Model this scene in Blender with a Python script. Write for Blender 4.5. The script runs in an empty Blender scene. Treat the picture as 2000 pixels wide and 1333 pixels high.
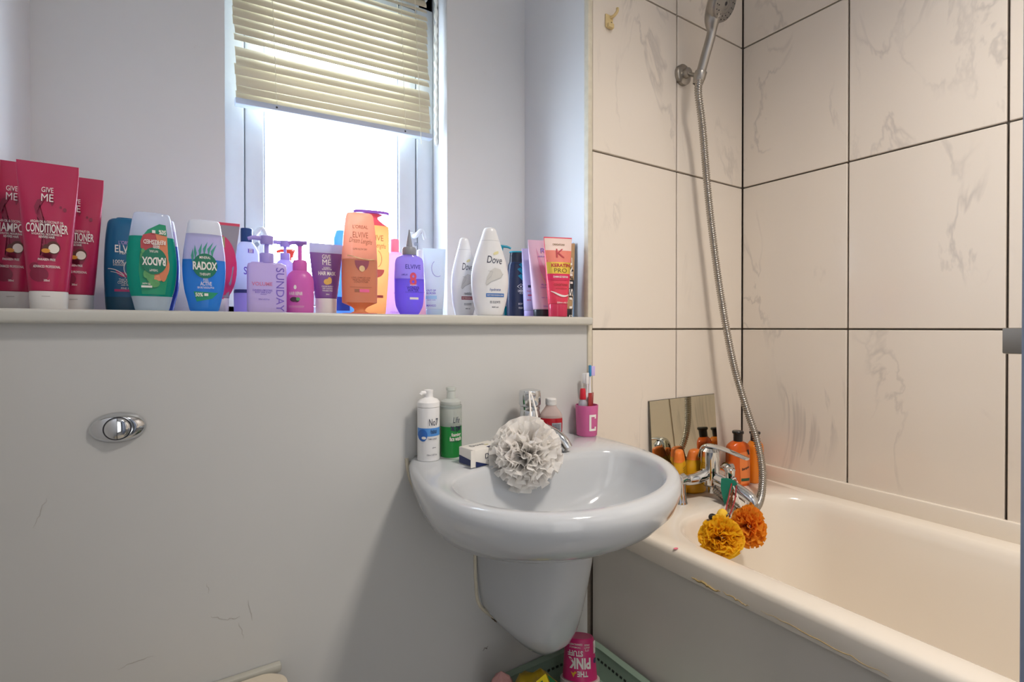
import bpy, bmesh, math, random
from math import sin, cos, pi, radians, sqrt, atan2, exp
from mathutils import Vector, Matrix
random.seed(7)
SC = bpy.context.scene
COL = SC.collection
# ------------------------------------------------------------------ camera
F = 987.0; YAW = radians(33.0); PIT = radians(0.35); CXP = 1000.0; CYP = 641.0 + F*math.tan(PIT)
CAM = Vector((-1.39986, -0.8925, 1.03))
cd = bpy.data.cameras.new('camera'); cam = bpy.data.objects.new('camera', cd); COL.objects.link(cam)
cd.sensor_width = 36.0; cd.lens = F*36/2000; cd.clip_start = .02; cd.shift_y = -(666.5-CYP)/2000.0
cam.location = CAM; cam.rotation_euler = (pi/2-PIT, 0, -YAW)
SC.camera = cam
FW = Vector((sin(YAW)*cos(PIT), cos(YAW)*cos(PIT), -sin(PIT))); RT = Vector((cos(YAW), -sin(YAW), 0)); UP = RT.cross(FW)
# ------------------------------------------------------------------ world, lights, exposure
w = bpy.data.worlds.new('sky'); SC.world = w; w.use_nodes = True
bg = w.node_tree.nodes['Background']; bg.inputs[0].default_value = (0.70, 0.84, 1.0, 1); bg.inputs[1].default_value = 17.0
SC.view_settings.view_transform = 'Standard'; SC.view_settings.look = 'None'
SC.view_settings.exposure = 0.15; SC.view_settings.gamma = 1.0; SC.view_settings.use_curve_mapping = False
SC.cycles.use_denoising = True
SC.cycles.max_bounces = 10; SC.cycles.transparent_max_bounces = 16; SC.cycles.sample_clamp_indirect = 6.0
SC.cycles.caustics_reflective = False; SC.cycles.caustics_refractive = False
def area(name, loc, rot, sx, sy, power, col, portal=False):
    l = bpy.data.lights.new(name, 'AREA'); l.shape = 'RECTANGLE'; l.size = sx; l.size_y = sy; l.energy = power; l.color = col
    o = bpy.data.objects.new(name, l); o.location = loc; o.rotation_euler = rot; COL.objects.link(o)
    if portal: l.cycles.is_portal = True
    return o
area('window_portal', (-1.082, .405, 1.50), (-pi/2, 0, 0), .50, .9, 1, (1, 1, 1), True)
# fill light added in the open doorway behind the camera, aimed towards the bath
area('doorway_fill', (-1.30, -1.62, 1.10), (pi/2, 0, -.65), .62, 1.9, 4.4, (1.0, .985, .97))
# four warm ceiling spots of the bathroom
SPOTS = [(-.62, -.98, 2.32), (-.74, -.98, 2.32), (-.62, -1.10, 2.32), (-.74, -1.10, 2.32)]
for i, p in enumerate(SPOTS):
    l = bpy.data.lights.new('ceiling_spot', 'SPOT'); l.spot_size = radians(145); l.spot_blend = 1.0; l.energy = 18.5; l.color = (1.0, .91, .82); l.shadow_soft_size = .055
    o = bpy.data.objects.new('ceiling_spot', l); o.location = (p[0], p[1], 2.27); COL.objects.link(o)

# ------------------------------------------------------------------ helpers
def at(px, py, ax, v):
    d = FW + RT*((px-CXP)/F) - UP*((py-CYP)/F)
    i = 'xyz'.index(ax); t = (v-CAM[i])/d[i]
    return CAM + d*t
def lin(h):
    if isinstance(h, tuple): return h
    r = [int(h[i:i+2], 16)/255 for i in (0, 2, 4)]
    return tuple((c/12.92 if c <= .04045 else ((c+.055)/1.055)**2.4) for c in r)
MATS = {}
def mat(name, color, rough=.4, metal=0, transl=0, var=.04, bump=0, scale=30, spec=.5, coat=0, alpha=0):
    """procedural: principled with a little noise in its colour and roughness; transl mixes a translucent lobe, alpha a clear one"""
    if name in MATS: return MATS[name]
    m = bpy.data.materials.new(name); m.use_nodes = True; nt = m.node_tree; N = nt.nodes; L = nt.links
    b = N['Principled BSDF']; c = lin(color)
    tc = N.new('ShaderNodeTexCoord'); no = N.new('ShaderNodeTexNoise'); no.inputs['Scale'].default_value = scale; no.inputs['Detail'].default_value = 3
    L.new(tc.outputs['Object'], no.inputs['Vector'])
    mx = N.new('ShaderNodeMix'); mx.data_type = 'RGBA'
    mx.inputs[6].default_value = (*[max(0, v*(1-var)) for v in c], 1); mx.inputs[7].default_value = (*[min(1, v*(1+var)) for v in c], 1)
    L.new(no.outputs['Fac'], mx.inputs[0]); L.new(mx.outputs[2], b.inputs['Base Color'])
    b.inputs['Roughness'].default_value = rough; b.inputs['Metallic'].default_value = metal
    b.inputs['Specular IOR Level'].default_value = spec; b.inputs['Coat Weight'].default_value = coat
    if bump:
        bp = N.new('ShaderNodeBump'); bp.inputs['Strength'].default_value = bump; bp.inputs['Distance'].default_value = .002
        L.new(no.outputs['Fac'], bp.inputs['Height']); L.new(bp.outputs[0], b.inputs['Normal'])
    out = N['Material Output']; sh = b.outputs[0]
    if transl:
        t = N.new('ShaderNodeBsdfTranslucent'); L.new(mx.outputs[2], t.inputs[0])
        x = N.new('ShaderNodeMixShader'); x.inputs[0].default_value = transl; L.new(sh, x.inputs[1]); L.new(t.outputs[0], x.inputs[2]); sh = x.outputs[0]
    if alpha:
        t = N.new('ShaderNodeBsdfTransparent'); t.inputs[0].default_value = (*[v**.35 for v in c], 1)
        x = N.new('ShaderNodeMixShader'); x.inputs[0].default_value = alpha; L.new(sh, x.inputs[1]); L.new(t.outputs[0], x.inputs[2]); sh = x.outputs[0]
    L.new(sh, out.inputs['Surface']); MATS[name] = m
    return m
def finish(me, smooth=True, ang=38):
    bm = bmesh.new(); bm.from_mesh(me)
    bmesh.ops.recalc_face_normals(bm, faces=bm.faces)
    for f in bm.faces: f.smooth = smooth
    if smooth:
        for e in bm.edges:
            if len(e.link_faces) == 2 and e.calc_face_angle(0) > radians(ang): e.smooth = False
    bm.to_mesh(me); bm.free()
def link(name, me, m, parent=None, **tags):
    o = bpy.data.objects.new(name, me); COL.objects.link(o)
    if m and not me.materials: me.materials.append(m)
    if parent: o.parent = parent
    for k, v in tags.items(): o[k] = v
    return o
class MB:
    def __init__(s): s.v = []; s.f = []
    def add(s, vs, fs, M=None):
        n = len(s.v)
        s.v += [tuple(M @ Vector(p)) if M else tuple(p) for p in vs]
        s.f += [tuple(n+i for i in f) for f in fs]
        return s
    def box(s, x0, x1, y0, y1, z0, z1, M=None):
        return s.add([(x, y, z) for x in (x0, x1) for y in (y0, y1) for z in (z0, z1)],
                     [(0, 1, 3, 2), (4, 6, 7, 5), (0, 4, 5, 1), (2, 3, 7, 6), (0, 2, 6, 4), (1, 5, 7, 3)], M)
    def rings(s, R, cap0=True, cap1=True, closed=False, M=None):
        n = len(R[0]); vs = [p for r in R for p in r]; fs = []
        for k in range(len(R)-1 + (1 if closed else 0)):
            a = k*n; b = ((k+1) % len(R))*n
            for i in range(n): j = (i+1) % n; fs.append((a+i, a+j, b+j, b+i))
        if not closed:
            if cap0: fs.append(tuple(range(n)))
            if cap1: fs.append(tuple((len(R)-1)*n+i for i in range(n)))
        return s.add(vs, fs, M)
    def rev(s, prof, n=28, M=None, cap0=True, cap1=True):
        return s.rings([[(r*cos(2*pi*i/n), r*sin(2*pi*i/n), z) for i in range(n)] for r, z in prof], cap0, cap1, M=M)
    def tube(s, pts, rad, n=10, caps=True):
        pts = [Vector(p) for p in pts]; R = []; up = None
        for k, p in enumerate(pts):
            t = (pts[min(k+1, len(pts)-1)]-pts[max(k-1, 0)]).normalized()
            if up is None: up = t.orthogonal().normalized()
            up = (up - t*up.dot(t)).normalized(); sd = t.cross(up)
            r = rad(k/(len(pts)-1)) if callable(rad) else rad
            R.append([tuple(p + up*(r*cos(2*pi*i/n)) + sd*(r*sin(2*pi*i/n))) for i in range(n)])
        return s.rings(R, caps, caps)
    def build(s, name, m, parent=None, smooth=True, ang=38, bevel=0, seg=2, **tags):
        me = bpy.data.meshes.new(name); me.from_pydata(s.v, [], s.f); me.update()
        if bevel:
            bm = bmesh.new(); bm.from_mesh(me); bmesh.ops.recalc_face_normals(bm, faces=bm.faces)
            es = [e for e in bm.edges if len(e.link_faces) == 2 and e.calc_face_angle(0) > radians(30)]
            bmesh.ops.bevel(bm, geom=es, offset=bevel, segments=seg, profile=.5, affect='EDGES', clamp_overlap=True)
            bm.to_mesh(me); bm.free()
        finish(me, smooth, ang)
        return link(name, me, m, parent, **tags)
def spline(ps, n=12):
    ps = [Vector(p) for p in ps]; out = []
    for k in range(len(ps)-1):
        p0 = ps[max(k-1, 0)]; p1 = ps[k]; p2 = ps[k+1]; p3 = ps[min(k+2, len(ps)-1)]
        for i in range(n):
            t = i/n
            out.append(.5*((2*p1)+(p2-p0)*t+(2*p0-5*p1+4*p2-p3)*t*t+(3*p1-p0-3*p2+p3)*t**3))
    out.append(ps[-1]); return out
def thing(name, label, cat, loc=(0, 0, 0), rz=0, group=None, rot=None):
    o = bpy.data.objects.new(name, None); o.empty_display_size = .02; COL.objects.link(o)
    o.location = loc; o.rotation_euler = rot if rot else (0, 0, rz); o['label'] = label; o['category'] = cat
    if group: o['group'] = group
    return o
# ---- lofted bottles and flat print wrapped on their front
def super_ring(w, d, e, z, n=40, x0=0, y0=0):
    r = []
    for i in range(n):
        a = 2*pi*i/n; c, s_ = cos(a), sin(a)
        r.append((x0 + w*math.copysign(abs(c)**(2/e), c), y0 + d*math.copysign(abs(s_)**(2/e), s_), z))
    return r
def smooth_secs(secs, k=4):
    out = []
    for i in range(len(secs)-1):
        a, b = secs[i], secs[i+1]; p = secs[max(i-1, 0)]; q = secs[min(i+2, len(secs)-1)]
        for j in range(k):
            t = j/k; v = []
            for c in range(4):
                if c == 0: v.append(a[0]+(b[0]-a[0])*t); continue
                h = b[0]-a[0] or 1e-6
                m1 = (b[c]-p[c])/((b[0]-p[0]) or 1e-6)*h; m2 = (q[c]-a[c])/((q[0]-a[0]) or 1e-6)*h
                v.append((2*t**3-3*t*t+1)*a[c]+(t**3-2*t*t+t)*m1+(-2*t**3+3*t*t)*b[c]+(t**3-t*t)*m2)
            out.append(tuple(v))
    out.append(tuple(secs[-1])); return out
def loft(parent, secs, m, name='body', sm=0, n=40, round_top=0, round_bot=0):
    if sm: secs = smooth_secs(secs, sm)
    secs = list(secs); S = list(secs)
    if round_bot:
        z, w_, d, e = S[0]; r = round_bot; S = [(z, w_-r, max(d-r, d*.3), e), (z+r*.3, w_-r*.3, max(d-r*.3, d*.6), e), (z+r, w_, d, e)] + [q for q in S[1:] if q[0] > z+r]
    if round_top:
        z, w_, d, e = S[-1]; r = round_top; S = [q for q in S[:-1] if q[0] < z-r] + [(z-r, w_, d, e), (z-r*.3, w_-r*.3, max(d-r*.3, d*.6), e), (z, w_-r, max(d-r, d*.3), e)]
    o = MB().rings([super_ring(w_, d, e, z, n) for z, w_, d, e in S]).build(name, m, parent, ang=50)
    def surf(x, z):
        if z <= S[0][0]: q = S[0]
        elif z >= S[-1][0]: q = S[-1]
        else:
            q = S[-1]
            for a, b in zip(S, S[1:]):
                if a[0] <= z <= b[0]:
                    t = (z-a[0])/((b[0]-a[0]) or 1e-9); q = tuple(a[i]+(b[i]-a[i])*t for i in range(4)); break
        _, w_, d, e = q
        u = min(.995, abs(x/w_)) if w_ else 0
        return -d*(1-u**e)**(1/e)
    surf.hw = lambda z: next(((a[1]+(b[1]-a[1])*((z-a[0])/((b[0]-a[0]) or 1e-9))) for a, b in zip(S, S[1:]) if a[0] <= z <= b[0]), S[-1][1])
    return surf
def split_secs(secs, zs):
    """cut a section list at height zs -> lower, upper"""
    lo = [q for q in secs if q[0] < zs]; hi = [q for q in secs if q[0] > zs]
    a, b = lo[-1], hi[0]; t = (zs-a[0])/(b[0]-a[0]); m = tuple(a[i]+(b[i]-a[i])*t for i in range(4))
    return lo+[m], [m]+hi
EPS = .0006
def wrap(mb, surf, vs, fs, k=1):
    mb.add([(x, surf(x, z)-EPS*k, z) for x, z in vs], fs)
def rect(x0, x1, z0, z1, nx=10, nz=6, f=None):
    vs = [(x0+(x1-x0)*i/nx, z0+(z1-z0)*j/nz) for j in range(nz+1) for i in range(nx+1)]
    if f: vs = [f(x, z) for x, z in vs]
    fs = [(j*(nx+1)+i, j*(nx+1)+i+1, (j+1)*(nx+1)+i+1, (j+1)*(nx+1)+i) for j in range(nz) for i in range(nx)]
    return vs, fs
def ell(cx, cz, rx, rz, n=28, k=4, ring=0, a0=0, a1=2*pi):
    full = a1-a0 > 6.28; m_ = n if full else n+1
    vs = []
    for j in range(k+1):
        t = ring+(1-ring)*j/k
        for i in range(m_):
            a = a0+(a1-a0)*i/n; vs.append((cx+rx*t*cos(a), cz+rz*t*sin(a)))
    fs = []
    for j in range(k):
        for i in range(m_ if full else n):
            i2 = (i+1) % m_; fs.append((j*m_+i, j*m_+i2, (j+1)*m_+i2, (j+1)*m_+i))
    return vs, fs
def poly(pts):
    bm = bmesh.new(); bm.faces.new([bm.verts.new((x, 0, z)) for x, z in pts])
    bmesh.ops.triangulate(bm, faces=bm.faces); bmesh.ops.subdivide_edges(bm, edges=bm.edges, cuts=2, use_grid_fill=True)
    bm.verts.index_update(); r = [(v.co.x, v.co.z) for v in bm.verts], [tuple(v.index for v in f.verts) for f in bm.faces]; bm.free(); return r
def stroke(pts, wd):
    P = [Vector((x, z)) for x, z in pts]; vs = []; fs = []
    for i, p in enumerate(P):
        t = (P[min(i+1, len(P)-1)]-P[max(i-1, 0)]).normalized(); nrm = Vector((-t.y, t.x))
        ww = wd(i/(len(P)-1)) if callable(wd) else wd
        vs += [tuple(p+nrm*ww/2), tuple(p-nrm*ww/2)]
    for i in range(len(P)-1): fs.append((2*i, 2*i+1, 2*i+3, 2*i+2))
    return vs, fs
def arc(cx, cz, rx, rz, a0, a1, n=14): return [(cx+rx*cos(a0+(a1-a0)*i/n), cz+rz*sin(a0+(a1-a0)*i/n)) for i in range(n+1)]
TXT = {}
def text_mesh(s, bold=0, shear=0):
    key = (s, bold, shear)
    if key not in TXT:
        c = bpy.data.curves.new('t', 'FONT'); c.body = s; c.resolution_u = 3; c.offset = bold; c.shear = shear
        o = bpy.data.objects.new('t', c); me = o.to_mesh()
        vs = [(v.co.x, v.co.y) for v in me.vertices]; fs = [tuple(p.vertices) for p in me.polygons]
        o.to_mesh_clear(); bpy.data.objects.remove(o); bpy.data.curves.remove(c)
        x0 = min(v[0] for v in vs); x1 = max(v[0] for v in vs); y0 = min(v[1] for v in vs); y1 = max(v[1] for v in vs)
        TXT[key] = ([((x-(x0+x1)/2)/(x1-x0), (y-(y0+y1)/2)/(y1-y0)) for x, y in vs], fs)
    return TXT[key]
def text(s, cx, cz, wd, ht, rot=0, bold=.012, shear=0):
    vs, fs = text_mesh(s, bold, shear); a = radians(rot); c, n = cos(a), sin(a)
    return [(cx+x*wd*c-z*ht*n, cz+x*wd*n+z*ht*c) for x, z in vs], fs
def decals(parent, surf, m, items, k=1, name='lettering', thick=0):
    for vs, fs in items:
        mb = MB(); wrap(mb, surf, vs, fs, k)
        me = bpy.data.meshes.new(name); me.from_pydata(mb.v, [], mb.f); me.update()
        for p in me.polygons: p.use_smooth = True
        o = link(name, me, m, parent)

# ------------------------------------------------------------------ materials of the room
def wall_paint(name, c1, stain='8f877c', amt=.25):
    m = mat(name, c1, .45, bump=.12, scale=9, var=.02, spec=.35)
    nt = m.node_tree; N = nt.nodes; L = nt.links; b = N['Principled BSDF']
    mx = [n for n in N if n.type == 'MIX'][0]
    tc = N.new('ShaderNodeTexCoord'); mp = N.new('ShaderNodeMapping'); mp.inputs['Scale'].default_value = (9, 9, 5)
    n2 = N.new('ShaderNodeTexNoise'); n2.inputs['Scale'].default_value = 2.2; n2.inputs['Detail'].default_value = 8; n2.inputs['Roughness'].default_value = .75
    r = N.new('ShaderNodeValToRGB'); r.color_ramp.elements[0].position = .66; r.color_ramp.elements[0].color = (0, 0, 0, 1)
    r.color_ramp.elements[1].position = .80; r.color_ramp.elements[1].color = (amt, amt, amt, 1)
    m2 = N.new('ShaderNodeMix'); m2.data_type = 'RGBA'; m2.inputs[7].default_value = (*lin(stain), 1)
    L.new(tc.outputs['Object'], mp.inputs[0]); L.new(mp.outputs[0], n2.inputs['Vector']); L.new(n2.outputs['Fac'], r.inputs[0])
    L.new(r.outputs[0], m2.inputs[0]); L.new(mx.outputs[2], m2.inputs[6]); L.new(m2.outputs[2], b.inputs['Base Color'])
    return m
M_WALL = wall_paint('wall_paint', 'dbdcde'); M_BOX = wall_paint('boxing_paint', 'c9c9c7', '7d766b', .35)
M_CEIL = mat('ceiling_paint', 'e2dfda', .7); M_FLOOR = mat('vinyl_floor', 'aea9a2', .4, scale=6, var=.2)
M_GROUT = mat('dark_grout', '887e72', .9, bump=.3, scale=150, var=.2)
M_LEDGE = mat('cream_gloss', 'c6c4bb', .3, scale=14, var=.08, bump=.1)
M_UPVC = mat('white_upvc', 'cdd3da', .28); M_SEAL = mat('grey_gasket', '8d98a8', .6)
M_CERAM = mat('white_ceramic', 'c3c6c9', .10, coat=.3, var=.01)
M_ACRYL = mat('cream_acrylic', 'ece3d5', .16, coat=.2, var=.02, scale=4)
M_PANEL = mat('bath_panel_white', 'eee8de', .35, var=.03, scale=5)
M_CHROME = mat('chrome', 'd9dcdf', .07, 1, var=.01); M_HOSE = mat('steel_hose', 'aaa59d', .22, 1, var=.05)
M_SATIN = mat('satin_chrome', 'a9a49c', .3, 1, var=.03)
M_CAULK = mat('old_caulk', 'd5cdb9', .5, scale=60, var=.15, bump=.3)
def tile_mat():
    m = mat('marble_effect_tile', 'e6dccf', .16, var=.02, coat=.15); nt = m.node_tree; N = nt.nodes; L = nt.links; b = N['Principled BSDF']
    tc = N.new('ShaderNodeTexCoord'); oi = N.new('ShaderNodeObjectInfo'); ad = N.new('ShaderNodeVectorMath'); ad.operation = 'ADD'
    cb = N.new('ShaderNodeMath'); cb.operation = 'MULTIPLY'; cb.inputs[1].default_value = 40
    L.new(oi.outputs['Random'], cb.inputs[0]); L.new(tc.outputs['Object'], ad.inputs[0]); L.new(cb.outputs[0], ad.inputs[1])
    mp = N.new('ShaderNodeMapping'); mp.inputs['Scale'].default_value = (1.5, 1.5, .62); L.new(ad.outputs[0], mp.inputs[0])
    n1 = N.new('ShaderNodeTexNoise'); n1.inputs['Scale'].default_value = 4.2; n1.inputs['Detail'].default_value = 5; n1.inputs['Distortion'].default_value = .7; n1.inputs['Roughness'].default_value = .55
    n2 = N.new('ShaderNodeTexNoise'); n2.inputs['Scale'].default_value = 4.6; n2.inputs['Detail'].default_value = 2
    L.new(mp.outputs[0], n1.inputs['Vector']); L.new(mp.outputs[0], n2.inputs['Vector'])
    r = N.new('ShaderNodeValToRGB'); cr = r.color_ramp
    cr.elements[0].position = .474; cr.elements[0].color = (0, 0, 0, 1); cr.elements[1].position = .526; cr.elements[1].color = (0, 0, 0, 1)
    e = cr.elements.new(.50); e.color = (1, 1, 1, 1)
    L.new(n1.outputs['Fac'], r.inputs[0])
    r2 = N.new('ShaderNodeValToRGB'); r2.color_ramp.elements[0].position = .50; r2.color_ramp.elements[0].color = (0, 0, 0, 1); r2.color_ramp.elements[1].position = .66; r2.color_ramp.elements[1].color = (.38, .38, .38, 1)
    L.new(n2.outputs['Fac'], r2.inputs[0])
    mu = N.new('ShaderNodeMath'); mu.operation = 'MULTIPLY'; L.new(r.outputs[0], mu.inputs[0]); L.new(r2.outputs[0], mu.inputs[1])
    m2 = N.new('ShaderNodeMix'); m2.data_type = 'RGBA'; m2.inputs[6].default_value = (*lin('e6dccf'), 1); m2.inputs[7].default_value = (*lin('a39c98'), 1)
    L.new(mu.outputs[0], m2.inputs[0]); L.new(m2.outputs[2], b.inputs['Base Color'])
    return m
M_TILE = tile_mat()
WHITE = mat('white_print', 'ebe6e0', .5); BLACKP = mat('black_print', '23222a', .5)

# ------------------------------------------------------------------ room shell
NX0, NX1, NY = -1.615, -.607, .263         # the niche above the ledge
WX0, WX1, WZ1 = -1.330, -.844, 1.90        # the window recess
LED = 1.055; BACK = -1.58; CEIL = 2.36
def struct(o): o['kind'] = 'structure'; return o
b = MB()
b.box(NX0-.02, WX0, NY, .46, 0, CEIL); b.box(WX1, NX1, NY, .46, 0, CEIL); b.box(WX0, WX1, NY, .46, WZ1, CEIL); b.box(WX0, WX1, NY, .46, 0, LED-.02)
b.box(NX1, .12, .012, .46, 0, CEIL)
WB = struct(b.build('wall_back', M_WALL, smooth=False))
struct(MB().box(NX0-.12, NX0, BACK-.1, .46, 0, CEIL).build('wall_left', M_WALL, smooth=False))
WR = struct(MB().box(.012, .12, BACK-.1, .012, 0, CEIL).build('wall_right', M_GROUT, smooth=False))
b = MB(); b.box(-.88, .12, BACK-.1, BACK, 0, CEIL); b.box(NX0, -.88, BACK-.1, BACK, 2.02, CEIL); struct(b.build('wall_front', M_WALL, smooth=False))
b = MB(); b.box(NX0-.12, .12, -2.75, -2.65, 0, CEIL); b.box(NX0-.12, NX0, -2.65, BACK-.1, 0, CEIL); b.box(.0, .12, -2.65, BACK-.1, 0, CEIL); struct(b.build('hall_light_block', M_WALL, smooth=False))  # unseen enclosure added to keep sky light from entering by the doorway
struct(MB().box(NX0-.12, .12, -2.75, .46, -.08, 0).build('floor', M_FLOOR, smooth=False))
struct(MB().box(NX0-.12, .12, -2.75, .46, CEIL, CEIL+.08).build('ceiling', M_CEIL, smooth=False))
WX = struct(MB().box(NX0, -.61, 0, .03, 0, LED-.019).build('wall_boxing', M_BOX, smooth=False))   # boxed-in cistern front below the ledge
struct(MB().box(-.604, .012, .0095, .0125, 0, CEIL).build('wall_tile_bed', M_GROUT, smooth=False))
struct(MB().box(NX0, -.609, -.020, .345, LED-.019, LED).build('trim_1', M_LEDGE, bevel=.005, seg=3))
struct(MB().box(-.612, -.598, -.004, .012, .6, CEIL).build('trim_2', M_CAULK, bevel=.003))
rs = random.Random(9)
def scuff(x0, y0, x1, y1, wd, m, n=7, jit=2.0):
    pts = []
    for i in range(n+1):
        q = at(x0+(x1-x0)*i/n+rs.uniform(-jit, jit), y0+(y1-y0)*i/n+rs.uniform(-jit, jit), 'y', -.0003); pts.append((q.x, q.z))
    vs, fs = stroke(pts, lambda t: wd*(.25+sin(pi*t)*rs.uniform(.5, 1)))
    MB().add([(x, -.0003, z) for x, z in vs], fs).build('scuff_mark', m, WX, smooth=False)
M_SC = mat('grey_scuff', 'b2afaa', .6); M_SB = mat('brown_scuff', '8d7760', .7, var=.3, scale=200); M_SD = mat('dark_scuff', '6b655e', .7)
for a_ in ((412, 1205, 440, 1212, .0012), (440, 1212, 470, 1206, .0014), (486, 1175, 492, 1212, .0014), (466, 1215, 476, 1246, .0011), (405, 1140, 408, 1160, .0010), (92, 972, 66, 1032, .0009), (230, 1308, 300, 1282, .0010)): scuff(*a_, M_SC)
scuff(950, 1196, 985, 1222, .007, M_SB); scuff(958, 1206, 972, 1216, .004, M_SB); scuff(944, 1272, 954, 1262, .0016, M_SD); scuff(966, 1203, 970, 1206, .0014, M_SD, 2, .5)
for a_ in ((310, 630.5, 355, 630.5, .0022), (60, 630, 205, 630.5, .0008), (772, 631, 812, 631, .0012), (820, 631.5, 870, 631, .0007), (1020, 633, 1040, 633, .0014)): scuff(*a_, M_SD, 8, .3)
# tiles
def tile_mesh(wd, ht, ax):
    t = .009; g = .0022; b = MB()
    if ax == 'y': b.box(g, wd-g, 0, t, g, ht-g)
    else: b.box(0, t, g, wd-g, g, ht-g)
    me = bpy.data.meshes.new('tile'); me.from_pydata(b.v, [], b.f); me.update()
    bm = bmesh.new(); bm.from_mesh(me); bmesh.ops.recalc_face_normals(bm, faces=bm.faces)
    bmesh.ops.bevel(bm, geom=list(bm.edges), offset=.0012, segments=1, affect='EDGES'); bm.to_mesh(me); bm.free()
    me.materials.append(M_TILE); return me
ROWS = [(.607, 1.027), (1.027, 1.447), (1.447, 1.863), (1.863, 2.28)]
for x0, x1 in ((-.5965, -.2965), (-.2965, -.001)):
    mesh = tile_mesh(x1-x0, .42, 'y')
    for z0, z1 in ROWS:
        o = link('tile', mesh, None, WB); o.location = (x0, 0, z0); o.scale.z = (z1-z0)/.42
mesh = tile_mesh(.293, .42, 'x')
ys = [0, -.286, -.5795, -.8725, -1.1655, -1.4585]
for i, y in enumerate(ys[:-1]):
    for z0, z1 in ROWS:
        o = link('tile', mesh, None, WR); o.location = (0, ys[i+1], z0); o.scale = (1, (ys[i]-ys[i+1])/.293, (z1-z0)/.42)
# upstand strips where the bath meets the tiles
struct(MB().box(-.012, .001, BACK+.01, -.001, .597, .641).build('trim_3', M_ACRYL, bevel=.004))
struct(MB().box(-.58, -.012, -.010, .001, .597, .622).build('trim_4', M_ACRYL, bevel=.004))
# door leaf beside the camera, only its edge and latch at the right border
D0 = CAM + (FW+RT*1.038)*.36; D0.z = 0
dang = atan2(-.885-D0.x, (BACK-.0)-D0.y)
dl = sqrt((-.885-D0.x)**2+(BACK-D0.y)**2)
Md = Matrix.Translation((D0.x, D0.y, 0)) @ Matrix.Rotation(-dang, 4, 'Z')
DO = struct(MB().box(.002, .040, .0, dl-.012, .006, 2.0).build('door_1', mat('door_gloss', '8a93a8', .35), bevel=.002)); DO.matrix_world = Md
zl = at(1990, 665, 'x', D0.x).z
MB().box(.010, .032, -.0110, .02, zl-.009, zl+.009).build('latch', M_SATIN, DO, bevel=.001)
# ------------------------------------------------------------------ window
WY = .345
win = bpy.data.objects.new('window_1', None); COL.objects.link(win); win['kind'] = 'structure'
b = MB(); b.box(WX0, -1.289, WY, WY+.06, LED, WZ1); b.box(-.889, WX1, WY, WY+.06, LED, WZ1); b.box(WX0, WX1, WY, WY+.06, WZ1-.04, WZ1); b.box(WX0, WX1, WY, WY+.06, LED, LED+.025)
b.build('window_frame', M_UPVC, win, bevel=.004)
b = MB(); s0, s1 = -1.287, -.891
b.box(s0, -1.249, WY+.006, WY+.05, LED+.027, WZ1-.042); b.box(-.937, s1, WY+.006, WY+.05, LED+.027, WZ1-.042)
b.box(-1.249, -.937, WY+.006, WY+.05, LED+.027, LED+.058); b.box(-1.249, -.937, WY+.006, WY+.05, WZ1-.09, WZ1-.042)
sash = b.build('sash', M_UPVC, win, bevel=.005)
b = MB(); z0, z1 = LED+.058, WZ1-.09
b.box(-1.249, -1.2465, WY+.012, WY+.03, z0, z1); b.box(-.9395, -.937, WY+.012, WY+.03, z0, z1); b.build('gasket', M_SEAL, sash, smooth=False)
mg = bpy.data.materials.new('window_glass'); mg.use_nodes = True; nt = mg.node_tree
tr = nt.nodes.new('ShaderNodeBsdfTransparent'); gl = nt.nodes.new('ShaderNodeBsdfGlossy'); gl.inputs['Roughness'].default_value = .03; mx = nt.nodes.new('ShaderNodeMixShader'); mx.inputs[0].default_value = .06
nz = nt.nodes.new('ShaderNodeTexNoise'); nz.inputs['Scale'].default_value = 6; rr = nt.nodes.new('ShaderNodeMapRange'); rr.inputs[3].default_value = .04; rr.inputs[4].default_value = .08
nt.links.new(nz.outputs['Fac'], rr.inputs[0]); nt.links.new(rr.outputs[0], mx.inputs[0])
nt.links.new(tr.outputs[0], mx.inputs[1]); nt.links.new(gl.outputs[0], mx.inputs[2]); nt.links.new(mx.outputs[0], nt.nodes['Material Output'].inputs[0])
MB().box(-1.2465, -.9395, WY+.022, WY+.028, z0, z1).build('pane', mg, win, smooth=False)
def handle(px, py, mirror):
    p = at(px, py, 'y', WY-.004); b = MB()
    b.box(p.x-.009, p.x+.009, WY-.006, WY+.006, p.z-.055, p.z+.012)
    h = b.build('handle', M_UPVC, win, bevel=.003)
    MB().tube(spline([(p.x, WY-.002, p.z), (p.x, WY-.022, p.z), (p.x+.012*mirror, WY-.028, p.z+.012), (p.x+.022*mirror, WY-.026, p.z-.01)], 5), lambda t: .0065-.002*t, 8).build('lever', M_UPVC, h)
    MB().rev([(.0048, 0), (.0048, .002)], 16, Matrix.Translation((p.x+.004, WY-.008, p.z-.02)) @ Matrix.Rotation(pi/2, 4, 'X')).build('keyhole', M_SEAL, h)
handle(497, 460, 1); handle(808, 462, 1)
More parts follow.
